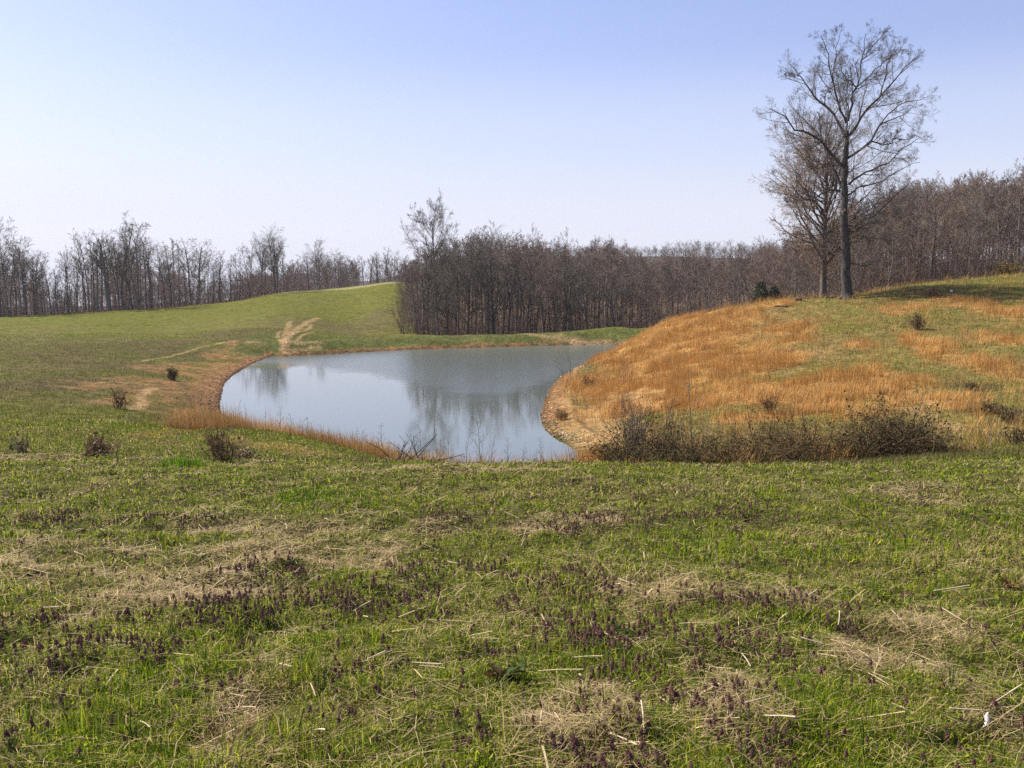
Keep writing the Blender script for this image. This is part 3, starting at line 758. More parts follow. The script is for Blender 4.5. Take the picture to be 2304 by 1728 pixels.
def row(x0, x1, n, d0, d1, label, group, kinds, low=0.0, high=26):
    for i in range(n):
        px = x0 + (x1 - x0) * (i + rng.uniform(0, 1)) / n
        Y = edge_at(px) + rng.uniform(d0, d1)
        put_tree(kinds[rng.integers(len(kinds))], px, Y, top_at(px) + rng.uniform(low, high), label, group, rng, rng.uniform(.75, 1.35))
row(-40, 655, 38, 0, 5, L_LEFT, "trees along the left meadow", SLENDER + SLENDER + EDGE + ROUND, 0, 50)
row(-40, 660, 44, 6, 25, L_LEFT, "trees along the left meadow", SLENDER, 2, 45)
row(665, 925, 24, 26, 60, L_GAP, "trees beyond the green crest", ROUND + SLENDER, 0, 30)
row(948, 1480, 46, 0, 9, L_DAM, "trees of the wood behind the dam", EDGE + FOREST, 15, 90)
row(945, 1720, 58, 10, 40, L_DAM, "trees of the wood behind the dam", FOREST, 2, 40)
row(1740, 2340, 26, 0, 8, L_RIGHT, "trees of the wood behind the hill", EDGE + FOREST, 20, 80)
row(1760, 2340, 34, 9, 30, L_RIGHT, "trees of the wood behind the hill", FOREST, 0, 22)
TALL = proto(233, 15, M_TWIG_GREY, M_BARK_DK, bare=.52, spread=.30, limbs=26, asc=46, wob=.02)
put_tree(TALL, 985, 116, 470, "tall bare tree rising above the left corner of the wood behind the dam", None, rng, .85)
for px_, Y_, t_ in ((932, 124, 600), (926, 140, 615), (936, 116, 640), (929, 133, 590), (914, 170, 575), (939, 119, 580), (905, 180, 600), (950, 114, 590), (921, 158, 585), (960, 113.5, 565)):
    put_tree(SLENDER[int(px_) % 8], px_, Y_, t_, "small bare tree on the ragged left edge of the wood behind the dam", "edge trees of the wood behind the dam", rng, 1.1)
put_tree(EDGE[1], 944, 113.5, 575, "dark leaning tree at the meadow corner of the wood behind the dam", None, rng, .8, lean=(0.0, -0.07))
put_tree(ROUND[1], 622, 186, 522, "round-crowned bare tree at the right end of the left treeline", None, rng, 1.0)
put_tree(ROUND[2], 722, 222, 548, "round-crowned bare tree standing alone beyond the green crest", None, rng, 1.0)
put_tree(FOREST[2], 278, 160, 486, "tallest bare tree of the left treeline", None, rng, 1.15)
M_BARK_PALE = bark_mat("pale_bark", (.30, .28, .25), (.48, .45, .40), 2)
pale = proto(201, 14, M_TWIG_GREY, M_BARK_PALE, bare=.5, spread=.17, limbs=9)
put_tree(pale, 1362, 116, 600, "pale-trunked bare tree at the front of the wood behind the dam", None, rng, .9)

# the deeper wood and the far ridge: trees nobody could count, one mass
def light_tree(seed, h, limbs=13, k2=7, k3=7, tw=.014, bare=.35, spread=.22):
    rng = np.random.default_rng(seed); g = Geo()
    P = grow_paths(np.array([[0, 0, -.4]]), np.array([[rng.normal(0, .03), 0, 1.0]]), np.array([h * .97]), 5, .03, .05, rng)
    R = h * .012 * np.linspace(1, .15, 5)[None]
    V, Q = tubes(P, R, 4); g.add(V, Q)
    s, d, ln, r0 = kids(P, R, np.array([h]), limbs, bare, .97, 46, 10, spread * 1.55, .5, rng)
    LP = grow_paths(s, d, ln, 3, .1, .1, rng); LR = taper(r0, 3, .4, tw)
    V, Q = tubes(LP, LR, 3); g.add(V, Q)
    plan = [(k2, .2, 1, 40, .55, .6, 3, 3, .12, .06)] + ([(k3, .15, 1, 40, .62, .7, 2, 3, .1, .04)] if k3 else [])
    finish_crown(g, LP, LR, ln, plan, rng, rmin=tw)
    V, Q, T, C = g.arrays(); return V, Q, h
LT = [light_tree(300 + i, 14) for i in range(6)]
LT_FAR = [light_tree(320 + i, 14, 10, 5, 0, .05, .3, .3) for i in range(5)]
def scatter_wood(name, label, spots, kinds, mat, seed):
    rng = np.random.default_rng(seed); g = Geo()
    for px, Y, top in spots:
        V, Q, h = kinds[rng.integers(len(kinds))]
        X = ray(px, 640)[0] * Y; gz = h1(X, Y)
        k = max(at_Y(px, top, Y)[2] - gz, 4.5) / h
        a = rng.uniform(0, 6.28); w = k * rng.uniform(.9, 1.25)
        R = np.array([[math.cos(a) * w, -math.sin(a) * w, 0], [math.sin(a) * w, math.cos(a) * w, 0], [0, 0, k]])
        g.add(V @ R.T + np.array([X, Y, gz]), Q)
    V, Q, T, C = g.arrays()
    tag(link(name, mesh_from(name, V, Q, T, None, mat)), label, "wood", None, "stuff")
def spots(x0, x1, n, d0, d1, lo, hi):
    out = []
    for i in range(n):
        px = rng.uniform(x0, x1); Y = edge_at(px) + rng.uniform(d0, d1)
        out.append((px, Y, top_at(px) + rng.uniform(lo, hi)))
    return out
scatter_wood("deep_wood", "mass of bare grey-brown trees filling the woods around the meadow",
    spots(-120, 660, 240, 20, 130, 60, 115) + spots(640, 935, 70, 60, 150, 18, 50) + spots(940, 1740, 300, 38, 150, 4, 50) + spots(1720, 2420, 210, 22, 90, 0, 60), LT, M_TWIG_RED, 71)
ridge = []
for i in range(820):
    px = rng.uniform(1180, 1900); Y = rng.uniform(430, 640)
    ridge.append((px, Y, np.interp(px, [1180, 1450, 1560, 1700, 1900], [556, 544, 538, 538, 543]) + rng.uniform(0, 24) + (640 - Y) * .10))
for i in range(240):
    px = rng.uniform(560, 1000); Y = rng.uniform(430, 620)
    ridge.append((px, Y, 612 + rng.uniform(0, 12)))
scatter_wood("ridge_wood", "far hazy wooded ridge behind the valley", ridge, LT_FAR, M_TWIG_GREY, 72)
# brush under the trees
def underbrush():
    rng = np.random.default_rng(74); g = Geo()
    px = np.concatenate([rng.uniform(-60, 660, 1500), rng.uniform(925, 1740, 2300), rng.uniform(1720, 2360, 2200)])
    Y = edge_at(px) + rng.exponential(13, len(px)) + .3
    pe = rng.uniform(900, 948, 260); px = np.r_[px, pe]; Y = np.r_[Y, np.minimum(rng.uniform(113, 176, 260), edge_at(pe))]
    X = (px - 1152) / FPX * Y
    B = np.c_[X, Y, H(X, Y) - .1]; n = len(B)
    ln = .8 + 5.0 * rng.random(n) ** 1.6
    d = norm(np.c_[rng.normal(0, .3, n), rng.normal(0, .3, n), np.ones(n)])
    P = grow_paths(B, d, ln, 4, .12, .05, rng); R = taper(rng.uniform(.012, .03, n), 4, .4, .012)
    V, Q = tubes(P, R, 3); g.add(V, Q)
    s, d, l2, r2 = kids(P, R, ln, 7, .2, 1, 42, 12, .5, .7, rng)
    P2 = grow_paths(s, d, l2, 3, .14, .04, rng); V, Q = tubes(P2, taper(r2, 3, .6, .011), 3); g.add(V, Q)
    V, Q, T, C = g.arrays()
    tag(link("underbrush", mesh_from("underbrush", V, Q, T, None, M_TWIG_RED)), "thin brown brush growing under the bare trees", "brush", None, "stuff")
underbrush()
def leaf_litter():
    rng = np.random.default_rng(75); n = 26000
    px = np.concatenate([rng.uniform(-60, 700, n // 3), rng.uniform(930, 1740, n // 3), rng.uniform(1720, 2360, n // 3)])
    Y = edge_at(px) + rng.exponential(14, len(px)) - 1
    X = (px - 1152) / FPX * Y
    C = np.c_[X, Y, H(X, Y) + .04]
    V, Q = leaf_quads(C, .12, rng)
    tag(link("leaf_litter", mesh_from("leaf_litter", V, Q, None, (np.array([.20, .115, .06]) * rng.uniform(.5, 1.5, (len(C), 1))).repeat(4, 0), M_SHRUB)), "brown leaf litter on the floor of the woods", "leaf litter", None, "stuff")
leaf_litter()
# evergreens
def cedar(px, Y, top, w, label, group=None, col=(.050, .054, .028)):
    rng = np.random.default_rng(int(px)); X = ray(px, 660)[0] * Y; g0 = h1(X, Y); h = at_Y(px, top, Y)[2] - g0
    root = tag(link("cedar", None, None, (X, Y, g0 - .05)), label, "cedar", group)
    t = Geo(); P = np.array([[[0, 0, 0], [0.03, 0, h * .5], [0, 0, h * .97]]]); V, Q = tubes(P, np.array([[.11, .07, .02]]), 6); t.add(V, Q)
    link("trunk", t.mesh("trunk", M_BARK_DK, True), root)
    n = 3600; u = rng.beta(1.1, 1.5, n) * .97; a = rng.uniform(0, 6.28, n)
    rad = w * (1 - u) ** .6 * (.55 + .9 * vnoise(a * 1.1, u * 3.5, int(px))) * (0.35 + .65 * np.sqrt(rng.random(n))) * (.75 + .5 * vnoise(a * 1.6, u * 7, 3))
    C = np.c_[np.cos(a) * rad, np.sin(a) * rad, h * (.04 + .96 * u)]
    V, Q = leaf_quads(C, .11, rng)
    link("crown", mesh_from("crown", V, Q, None, (np.array(col) * rng.uniform(.6, 1.5, (n, 1))).repeat(4, 0), M_SHRUB), root)
cedar(1712, 96, 628, 1.5, "dark green cedar behind the left foot of the two big trees")
cedar(1742, 98, 640, 1.3, "small dark cedar between the larger cedar and the budding tree")
# ------------------------------------------------------------------ shrubs, saplings, brambles
def shrub_thing(name, base, h, w, n, label, cat="shrub", mat=M_TWIG_BROWN, seed=1, leaf=None, leafn=0, group=None, tw=.007, lean=(0, 0), arch=0.0, leafsize=.05, sides=3, kidsn=6):
    rng = np.random.default_rng(seed)
    root = tag(link(name, None, None, base), label, cat, group)
    B = np.c_[rng.normal(0, w * .16, n), rng.normal(0, w * .16, n), np.full(n, -.05)]
    ang = rng.uniform(0, 6.28, n); o = rng.uniform(0, .9, n) * w / max(h, .2)
    d = norm(np.c_[np.cos(ang) * o + lean[0], np.sin(ang) * o + lean[1], np.ones(n)])
    ln = h * rng.uniform(.6, 1.08, n)
    P = grow_paths(B, d, ln, 6, .10, -arch, rng); R = taper(rng.uniform(tw * 1.2, tw * 2.2, n), 6, .35, tw * .6)
    g = Geo(); V, Q = tubes(P, R, sides); g.add(V, Q)
    s, dd, l2, r2 = kids(P, R, ln, kidsn, .2, 1, 38, 14, .42, .7, rng)
    P2 = grow_paths(s, dd, l2, 4, .14, .03 - arch, rng); V, Q = tubes(P2, taper(r2, 4, .5, tw * .6), 3); g.add(V, Q)
    s, dd, l3, r3 = kids(P2, taper(r2, 4, .5, tw * .6), l2, 3, .2, 1, 40, 14, .6, .8, rng)
    P3 = grow_paths(s, dd, l3, 2, .1, .0, rng); V, Q = tubes(P3, taper(r3, 2, .7, tw * .55), 3); g.add(V, Q)
    V, Q, T, C = g.arrays()
    for_bias = V
    link("stems", mesh_from("stems", V, Q, T, None, mat), root)
    if leaf is not None:
        tips = np.concatenate([P2.reshape(-1, 3), P3.reshape(-1, 3)])
        C = tips[rng.integers(0, len(tips), leafn)] + rng.normal(0, .05, (leafn, 3))
        V, Q = leaf_quads(C, leafsize, rng)
        link("leaves", mesh_from("leaves", V, Q, None, (np.array(leaf) * rng.uniform(.55, 1.5, (leafn, 1))).repeat(4, 0), M_SHRUB), root)
    return root
shrub_thing("bush", hit(389, 856), .8, .5, 34, "round dark green bush on the left bank above the pond", "bush", M_TWIG_BROWN, 2, (.10, .10, .045), 260, tw=.012)
shrub_thing("bush", hit(270, 921), .8, .32, 12, "small thin bush in the meadow left of the pale cattle path", "bush", M_TWIG_BROWN, 3, (.20, .10, .045), 130, tw=.009)
shrub_thing("brush_clump", hit(500, 1040), .62, .5, 34, "grey-brown upright twiggy clump at the lip of the near grass, left of the pond", "brush", M_TWIG_BROWN, 4, (.22, .16, .09), 60, tw=.0055)
shrub_thing("brush_clump", hit(548, 1036), .3, .6, 22, "low tan twiggy clump right beside the grey upright clump", "brush", M_TWIG_BROWN, 44, (.27, .19, .11), 120, tw=.0045)
shrub_thing("dead_weed_clump", hit(205, 1028), .5, .55, 50, "arched brown clump of dead weeds leaning right in the near left meadow", "dead weeds", M_TWIG_BROWN, 5, (.20, .12, .07), 140, tw=.006, lean=(.75, 0), arch=.05)
shrub_thing("dead_weed_clump", hit(45, 1022), .4, .3, 12, "sparse dead weeds near the left edge of the near meadow", "dead weeds", M_TWIG_GREY, 6, (.16, .11, .06), 60, tw=.0045)
shrub_thing("brush_clump", hit(1268, 945) , .55, .8, 26, "brown twiggy clump on the bare stony bank at the pond's right edge", "brush", M_TWIG_BROWN, 7, (.22, .12, .06), 120, tw=.007)
shrub_thing("bush", hit(1326, 872), .65, .55, 22, "small dark bush in the orange grass close to the pond's right shore", "bush", M_TWIG_BROWN, 8, (.10, .075, .035), 120, tw=.009)
shrub_thing("bush", hit(1731, 930), .7, .5, 24, "small dark bush in the orange grass above the bramble thickets", "bush", M_TWIG_BROWN, 9, (.11, .075, .035), 120, tw=.007)
shrub_thing("bush", hit(2066, 742), .95, .9, 30, "brown bush standing in the grass of the upper right hillside", "bush", M_TWIG_BROWN, 10, (.17, .10, .055), 260, tw=.011)
shrub_thing("bush", hit(2100, 668), .7, 1.6, 40, "low brown scrub patch near the big trees' shadow", "scrub", M_TWIG_BROWN, 14, (.16, .09, .05), 260, tw=.011)
b = at_Y(2265, 615, 90); shrub_thing("bush", (b[0], 90, h1(b[0], 90)), 1.7, 1.6, 50, "yellowish bush at the wood edge on the far right crest", "bush", M_TWIG_BROWN, 15, (.24, .17, .05), 900, tw=.014, leafsize=.09)
for sx, sy, sh, sd_ in ((2225, 930, .7, 21), (2275, 950, .8, 22), (2190, 880, .5, 23), (2295, 1000, .7, 24)):
    shrub_thing("scrub_bush", hit(sx, sy), sh * .75, .8, 26, "low dark scrub in the eroded gully at the right end of the hill", "scrub", M_BRAMBLE, sd_, (.11, .085, .036), 160, tw=.007, group="scrub in the gully")
# bare saplings
SAPG = Geo()
def sap_mesh(seed, h):
    rng = np.random.default_rng(seed); g = Geo()
    P = grow_paths(np.array([[0, 0, -.08]]), np.array([[rng.normal(0, .06), 0, 1.0]]), np.array([h]), 8, .05, .03, rng)
    R = np.linspace(.016, .005, 8)[None]; V, Q = tubes(P, R, 5); g.add(V, Q)
    s, d, l, r = kids(P, R, np.array([h]), 12, .2, .97, 42, 12, .32, .6, rng)
    P2 = grow_paths(s, d, l, 4, .09, .06, rng); V, Q = tubes(P2, taper(r, 4, .5, .0045), 3); g.add(V, Q)
    s, d, l, r = kids(P2, taper(r, 4, .5, .0045), l, 3, .3, 1, 40, 12, .45, .8, rng)
    P3 = grow_paths(s, d, l, 2, .09, .04, rng); V, Q = tubes(P3, taper(r, 2, .7, .004), 3); g.add(V, Q)
    return g.mesh("sapling", M_TWIG_GREY)
SAPS = [sap_mesh(50 + i, 2.0) for i in range(6)]
def sapling(px, base_py, top, Y, label, group=None, lean=0.0, i=None):
    t, s = ray(px, base_py); X = t * Y; g = h1(X, Y)
    k = max((at_Y(px, top, Y)[2] - g) / 2.0, .25)
    o = link("sapling", SAPS[RNG.integers(6) if i is None else i], None, (X, Y, g)); o.scale = (max(k, .6), max(k, .6), k)
    o.rotation_euler = (0, lean, RNG.uniform(0, 6.28) if lean == 0 else 0)
    return tag(o, label, "sapling", group)
G_SH = "saplings along the near shore"; L_SH = "thin bare sapling in the grass fringe along the pond's near shore"
for px, top in ((537,905),(556,916),(603,920),(635,912),(659,930),(678,940),(697,935),(731,955),(770,985),(815,965),(858,950),(905,1000),(952,958),(985,985),(1014,985),(1050,975),(1105,985),(1140,985),(1175,1000),(1215,985)):
    Y = 35.5 if px < 640 else 33.0
    if px > 900: Y = 29.5
    sapling(px, 1030, top, Y, L_SH, G_SH)
sapling(1086, 1045, 936, 30, "tallest thin sapling on the near shore, rising over the pond's middle")
sapling(792, 1040, 965, 32, "sapling stem leaning right over the near shore", lean=.5)
for px, top in ((405,890),(416,880),(430,872),(441,885),(456,868),(470,900),(480,890)):
    h_ = hit(px, 955); sapling(px, 955, top, h_[1], "bare sapling in the small stand on the left bank beside the pond", "saplings on the left bank")
sapling(1268, 850, 785, 62, "bare sapling at the water's edge under the orange hill, the taller of two"); sapling(1284, 845, 795, 62.5, "bare sapling at the water's edge under the orange hill, the shorter of two")
sapling(1403, 870, 790, hit(1403, 870)[1], "thin bare sapling standing in the orange grass of the hillside")
sapling(2233, 1025, 950, hit(2233, 1020)[1], "thin bare sapling near the right end of the near meadow's lip")
sapling(2290, 1010, 930, hit(2285, 985)[1], "thin bare sapling at the far right edge of the slope")
sapling(1495, 1040, 885, 28.5, "taller dead stem standing up out of the bramble thicket by the pond"); sapling(1558, 1040, 850, 28.2, "tallest dead stem standing up out of the bramble thicket by the pond")
for px, top in ((1392,925),(1418,900),(1447,915),(1470,935),(1520,905),(1540,925),(1580,930),(1612,945)):
    sapling(px, 1040, top, 28.4, "thin upright bare stem rising from the left part of the bramble row", "upright stems in the bramble row")
# dead fallen branches on the near lip
def branch_heap(px, Y, label, seed):
    rng = np.random.default_rng(seed); X = ray(px, 1045)[0] * Y; g = Geo(); b = np.array([X, Y, h1(X, Y)])
    n = 9; P0 = np.c_[rng.normal(0, .35, n), rng.normal(0, .2, n), rng.uniform(0, .15, n)]; a = rng.uniform(0, 6.28, n)
    d = norm(np.c_[np.cos(a), np.sin(a) * .4, rng.uniform(.15, .9, n)])
    P = grow_paths(P0, d, rng.uniform(.7, 1.5, n), 6, .1, 0, rng); R = taper(rng.uniform(.012, .022, n), 6, .4, .006); V, Q = tubes(P, R, 5); g.add(V, Q)
    s, dd, l, r = kids(P, R, rng.uniform(.7, 1.5, n), 6, .2, 1, 40, 12, .4, .6, rng); P2 = grow_paths(s, dd, l, 3, .1, .03, rng); V, Q = tubes(P2, taper(r, 3, .5, .005), 3); g.add(V, Q)
    tag(link("fallen_branch", g.mesh("fallen_branch", M_BARK_OAK), None, b), label, "branch")
branch_heap(925, 27.5, "dead forked branches lying on the near shore below the open water", 61)
# bramble thickets
def bramble(name_lbl, px, Y, w, dpt, h, n, seed, leafcol, nleaf, cane=M_BRAMBLE, up=.12):
    rng = np.random.default_rng(seed); X = ray(px, 1040)[0] * Y; z = h1(X, Y)
    root = tag(link("bramble_thicket", None, None, (X, Y, z)), name_lbl, "bramble thicket")
    bx = rng.uniform(-1, 1, n) * w; by = rng.uniform(-1, 1, n) * dpt
    prof = np.sqrt(np.clip(1 - (bx / (w * 1.08)) ** 2, .05, 1)) * (.30 + 1.15 * vnoise(bx * 1.9 + seed, by * 1.2, 5))
    B = np.c_[bx, by, H(X + bx, Y + by) - z - .05]
    a = rng.uniform(0, 6.28, n); o = rng.uniform(.15, .9, n)
    d = norm(np.c_[np.cos(a) * o, np.sin(a) * o, np.ones(n)])
    ln = h * prof * rng.uniform(.9, 1.7, n)
    P = grow_paths(B, d, ln, 8, .14, -.11, rng); R = taper(rng.uniform(.005, .009, n), 8, .5, .004)
    g = Geo(); V, Q = tubes(P, R, 3); g.add(V, Q)
    s, dd, l, r = kids(P, R, ln, 6, .15, 1, 45, 15, .4, .8, rng); P2 = grow_paths(s, dd, l, 4, .2, -.05, rng); V, Q = tubes(P2, taper(r, 4, .7, .004), 3); g.add(V, Q)
    link("canes", g.mesh("canes", cane), root)
    tips = np.concatenate([P[:, 1:].reshape(-1, 3), P2.reshape(-1, 3)]); C = tips[rng.integers(0, len(tips), nleaf)] + rng.normal(0, .06, (nleaf, 3))
    V, Q = leaf_quads(C, .045, rng); c = np.where(rng.random((nleaf, 1)) < .7, np.array(leafcol), np.array([.12, .066, .028])) * rng.uniform(.5, 1.5, (nleaf, 1))
    link("leaves", mesh_from("leaves", V, Q, None, c.repeat(4, 0), M_SHRUB), root)
    return root
bramble("olive bramble thicket with upright shoots beside the pond's stony right bank", 1480, 28, 1.5, 1.2, 1.15, 300, 81, (.060, .062, .024), 2600)
bramble("long low brown bramble thicket between the upright one and the dark dome", 1740, 27.5, 1.6, 1.1, 1.05, 300, 82, (.080, .060, .024), 1700)
bramble("dark domed bramble thicket at the right end of the row under the orange hill", 2000, 27, 1.15, 1.2, 1.12, 420, 83, (.040, .044, .018), 4600)
def shoots(px, Y, label, seed, h, n, mat):
    X = ray(px, 1000)[0] * Y
    shrub_thing("willow_shoots", (X, Y, h1(X, Y)), h, 1.0, n, label, "shrub", mat, seed, (.14, .13, .05), 260, tw=.0065, leafsize=.035)
shoots(1420, 29, "yellow-green willow shoots rising from the left end of the brambles", 91, 1.9, 34, M_TWIG_GREY)
# things lying on the hill
def log_thing(px, py, length, r, yaw, label):
    b = hit(px, py); rng = np.random.default_rng(int(px)); g = Geo()
    P = np.array([[[-length / 2, 0, r * .8], [-length / 6, .03, r * .85], [length / 6, -.02, r * .9], [length / 2, .02, r * .8]]]); R = np.array([[r, r * .97, r * .92, r * .85]])
    V, Q = tubes(P, R, 10); g.add(V, Q)
    for e in (0, 30):
        g.add(np.r_[V[e:e + 10], [V[e:e + 10].mean(0)]], None, [[i, (i + 1) % 10, 10] for i in range(10)])
    V, Q = tubes(np.array([[[length * .1, 0, r], [length * .18, .1, r * 2.4]]]), np.array([[r * .4, r * .25]]), 6); g.add(V, Q)
    o = link("log", g.mesh("log", M_BARK_DK), None, b); o.rotation_euler = (0, 0, yaw); tag(o, label, "log")
log_thing(1795, 677, .6, .11, .2, "short dark cut log lying left of the two big trees")
log_thing(1868, 671, .7, .09, -.3, "thin piece of deadwood lying between the two big trunks")
log_thing(1772, 690, 2.2, .05, .35, "long thin fallen limb on the grass below the dark cut log")
M_WHITE = attr_mat("white_stone", .8)
def stone(name, b, r, label, cat, col, group=None, seed=3, squash=.7):
    rng = np.random.default_rng(seed)
    th = np.linspace(0, math.pi, 6); ph = np.arange(9) * 2 * math.pi / 9
    T_, P_ = np.meshgrid(th, ph, indexing='ij'); R = r * (1 + .35 * (rng.random(T_.shape) - .5))
    V = np.stack([R * np.sin(T_) * np.cos(P_), R * np.sin(T_) * np.sin(P_), R * np.cos(T_) * squash], -1).reshape(-1, 3)
    idx = np.arange(54).reshape(6, 9); a = idx[:-1]; c = idx[1:]
    Q = np.stack([a, np.roll(a, -1, 1), np.roll(c, -1, 1), c], -1).reshape(-1, 4)
    o = link(name, mesh_from(name, V, Q, None, np.tile(col, (54, 1)), M_STONE), None, b); return tag(o, label, cat, group)
stone("stone", hit(2141, 657) + np.array([0, 0, .06]), .11, "small white stone lying in the grass near the top of the right-hand hill", "stone", (.75, .74, .70))
# rubble along the banks
def rubble():
    rng = np.random.default_rng(90); g = Geo()
    n = 5200; k = rng.integers(0, len(POND), n); f = rng.random(n)[:, None]
    base = POND[k] * (1 - f) + np.roll(POND, -1, 0)[k] * f
    out = np.abs(rng.normal(0, .5, n)); right = base[:, 0] > 2
    out = np.where(right & (base[:, 1] < 70), np.abs(rng.normal(.4, 2.6, n)), out)
    q = base + nrm[k] * out[:, None]
    keep = (base[:, 1] > 37) & ((rng.random(n) < np.where(base[:, 1] > 84, .12, .5)) | right)
    q = q[keep]; n = len(q); right = q[:, 0] > 2
    r = rng.uniform(.018, .06, n) * np.where(right, 1.0, 1.0)
    cube = np.array([[-1,-1,-1],[1,-1,-1],[1,1,-1],[-1,1,-1],[-1,-1,1],[1,-1,1],[1,1,1],[-1,1,1]], float)
    J = cube[None] * rng.uniform(.55, 1.15, (n, 8, 3)) * np.array([1, 1, .6])
    a = rng.uniform(0, 6.28, n); c, s = np.cos(a), np.sin(a)
    x = J[..., 0] * c[:, None] - J[..., 1] * s[:, None]; y = J[..., 0] * s[:, None] + J[..., 1] * c[:, None]
    V = np.stack([x, y, J[..., 2]], -1) * r[:, None, None] + np.c_[q, H(q[:, 0], q[:, 1]) + r * .15][:, None]
    F = np.array([[0,3,2,1],[4,5,6,7],[0,1,5,4],[1,2,6,5],[2,3,7,6],[3,0,4,7]])
    Q = (F[None] + 8 * np.arange(n)[:, None, None]).reshape(-1, 4)
    col = np.where(right[:, None], np.array([.42, .30, .17]), np.array([.30, .175, .095])) * rng.uniform(.55, 1.4, (n, 1))
    tag(link("shore_rubble", mesh_from("shore_rubble", V.reshape(-1, 3), Q, None, col.repeat(8, 0), M_STONE)), "loose tan stones and clods strewn along the pond banks", "rubble", None, "stuff")
rubble()

# ------------------------------------------------------------------ grasses
def blades(B, h, w, lean, az_, col, droop=.5, tipcol=None, tips=1.0):
    """each blade a bent tapering strip: 5 vertices, one quad and one triangle"""
    n = len(B); up = np.array([0, 0, 1.0]); dl = np.c_[np.cos(az_), np.sin(az_), np.zeros(n)]
    side = np.c_[-np.sin(az_ + .6), np.cos(az_ + .6), np.zeros(n)] * (w / 2)[:, None]
    m = B + (up * (h * .55 * np.cos(lean * .6))[:, None] + dl * (h * .55 * np.sin(lean * .6))[:, None])
    l2 = np.minimum(lean * (1 + droop), 1.75)
    t = m + up * (h * .5 * np.cos(l2))[:, None] + dl * (h * .5 * np.sin(l2))[:, None]
    V = np.stack([B - side, B + side, m + side * .8, m - side * .8, t], 1).reshape(-1, 3)
    i = 5 * np.arange(n)[:, None]
    Q = i + np.array([[0, 1, 2, 3]]); T = i + np.array([[3, 2, 4]])
    C = np.repeat(col, 5, 0)
    if tipcol is not None: C[4::5] = tipcol
    return V, Q, T, C
# broomsedge on the hill and along the shore
def broomsedge():
    rng = np.random.default_rng(95); g = Geo()
    px = rng.uniform(1240, 2420, 190000); Y = rng.uniform(26, 82, len(px)); X = (px - 1152) / FPX * Y
    m = blobs_mask(X, Y, HILL_SEDGE, .8, .3, 41) * right_thin(X, Y); n2 = fbm(X * 1.1, Y * 1.1, 50, 3)
    clump = sstep(.42, .60, n2)
    keep = (rng.random(len(px)) < m * (.12 + .88 * clump) + .09 * clump) & (pond_sd(X, Y) > .6)
    X, Y, m = X[keep], Y[keep], m[keep]
    px2 = rng.uniform(330, 1330, 90000); Y2 = rng.uniform(29, 56, len(px2)); X2 = (px2 - 1152) / FPX * Y2
    m2 = blobs_mask(X2, Y2, SHORE_SEDGE, .5, .4, 42); sd2 = pond_sd(X2, Y2)
    dens = np.interp((X2 / Y2) * FPX + 1152, [380, 640, 800, 900, 1330], [1, 1, .9, .3, .2])
    keep = (rng.random(len(px2)) < m2 * dens * (.5 + .5 * sstep(.38, .6, fbm(X2 * 1.6, Y2 * 1.6, 51, 3)))) & (sd2 > .15)
    X2, Y2 = X2[keep], Y2[keep]
    nh = len(X)
    X = np.r_[X, X2]; Y = np.r_[Y, Y2]; n = len(X)
    k = 3
    X = np.repeat(X, k) + rng.normal(0, .10, n * k); Y = np.repeat(Y, k) + rng.normal(0, .10, n * k)
    h = np.r_[np.repeat(rng.uniform(.22, .62, nh), k), np.repeat(rng.uniform(.3, .78, n - nh), k)] * rng.uniform(.6, 1.15, n * k) * (.5 + fbm(X * .8, Y * .8, 89, 3))
    col = np.array([.485, .258, .072]) * rng.uniform(.65, 1.3, (n * k, 1)) * (1 + rng.normal(0, .06, (n * k, 3)))
    pale = rng.random((n * k, 1)) < np.r_[np.full(nh * k, .16), np.full(n * k - nh * k, .5)][:, None]; col = np.where(pale, np.array([.46, .33, .16]) * rng.uniform(.7, 1.2, (n * k, 1)), col)
    V, Q, T, C = blades(np.c_[X, Y, H(X, Y) - .02], h, np.full(n * k, .0105) * rng.uniform(.7, 1.4, n * k), np.abs(rng.normal(.24, .24, n * k)), fbm(X * .5, Y * .5, 88, 2) * 9 + rng.normal(0, .8, n * k), np.clip(col, .02, .6), .5)
    tag(link("broomsedge", mesh_from("broomsedge", V, Q, T, C, M_STRAW)), "orange dry broomsedge grass on the right hill and near shore", "dry grass", None, "stuff")
broomsedge()
def meadow_tufts():
    rng = np.random.default_rng(96)
    px = rng.uniform(-60, 2380, 150000); Y = np.exp(rng.uniform(math.log(17), math.log(105), len(px))); X = (px - 1152) / FPX * Y
    sd = pond_sd(X, Y); keep = (sd > 1.0) & (forest_mask(X, Y) < .3)
    bk = blobs_mask(X, Y, BANK, .8, .5, 44); di = blobs_mask(X, Y, DIRT, 1.1, .5, 43); br = blobs_mask(X, Y, BARE, .5, .6, 45)
    keep &= rng.random(len(px)) > np.maximum(np.maximum(bk, di * .8), br)
    X, Y = X[keep], Y[keep]; n = len(X)
    c = ground_colour(X, Y, np.full(n, 20.0)) * rng.uniform(.7, 1.35, (n, 1))
    st = rng.random((n, 1)) < np.where(X > 5, .16, .07)[:, None]; c = np.where(st, np.array([.30, .24, .13]) * rng.uniform(.7, 1.2, (n, 1)), c)
    h = rng.uniform(.04, .13, n) * (1 + .5 * (X > 5)); w = np.maximum(.006, Y * .0005)
    V, Q, T, C = blades(np.c_[X, Y, H(X, Y) - .01], h, w, np.abs(rng.normal(.4, .3, n)), rng.uniform(0, 6.28, n), c, .6)
    tag(link("pasture_grass", mesh_from("pasture_grass", V, Q, T, C, M_BLADE)), "short patchy pasture grass on the slopes around the pond", "grass", None, "stuff")
meadow_tufts()
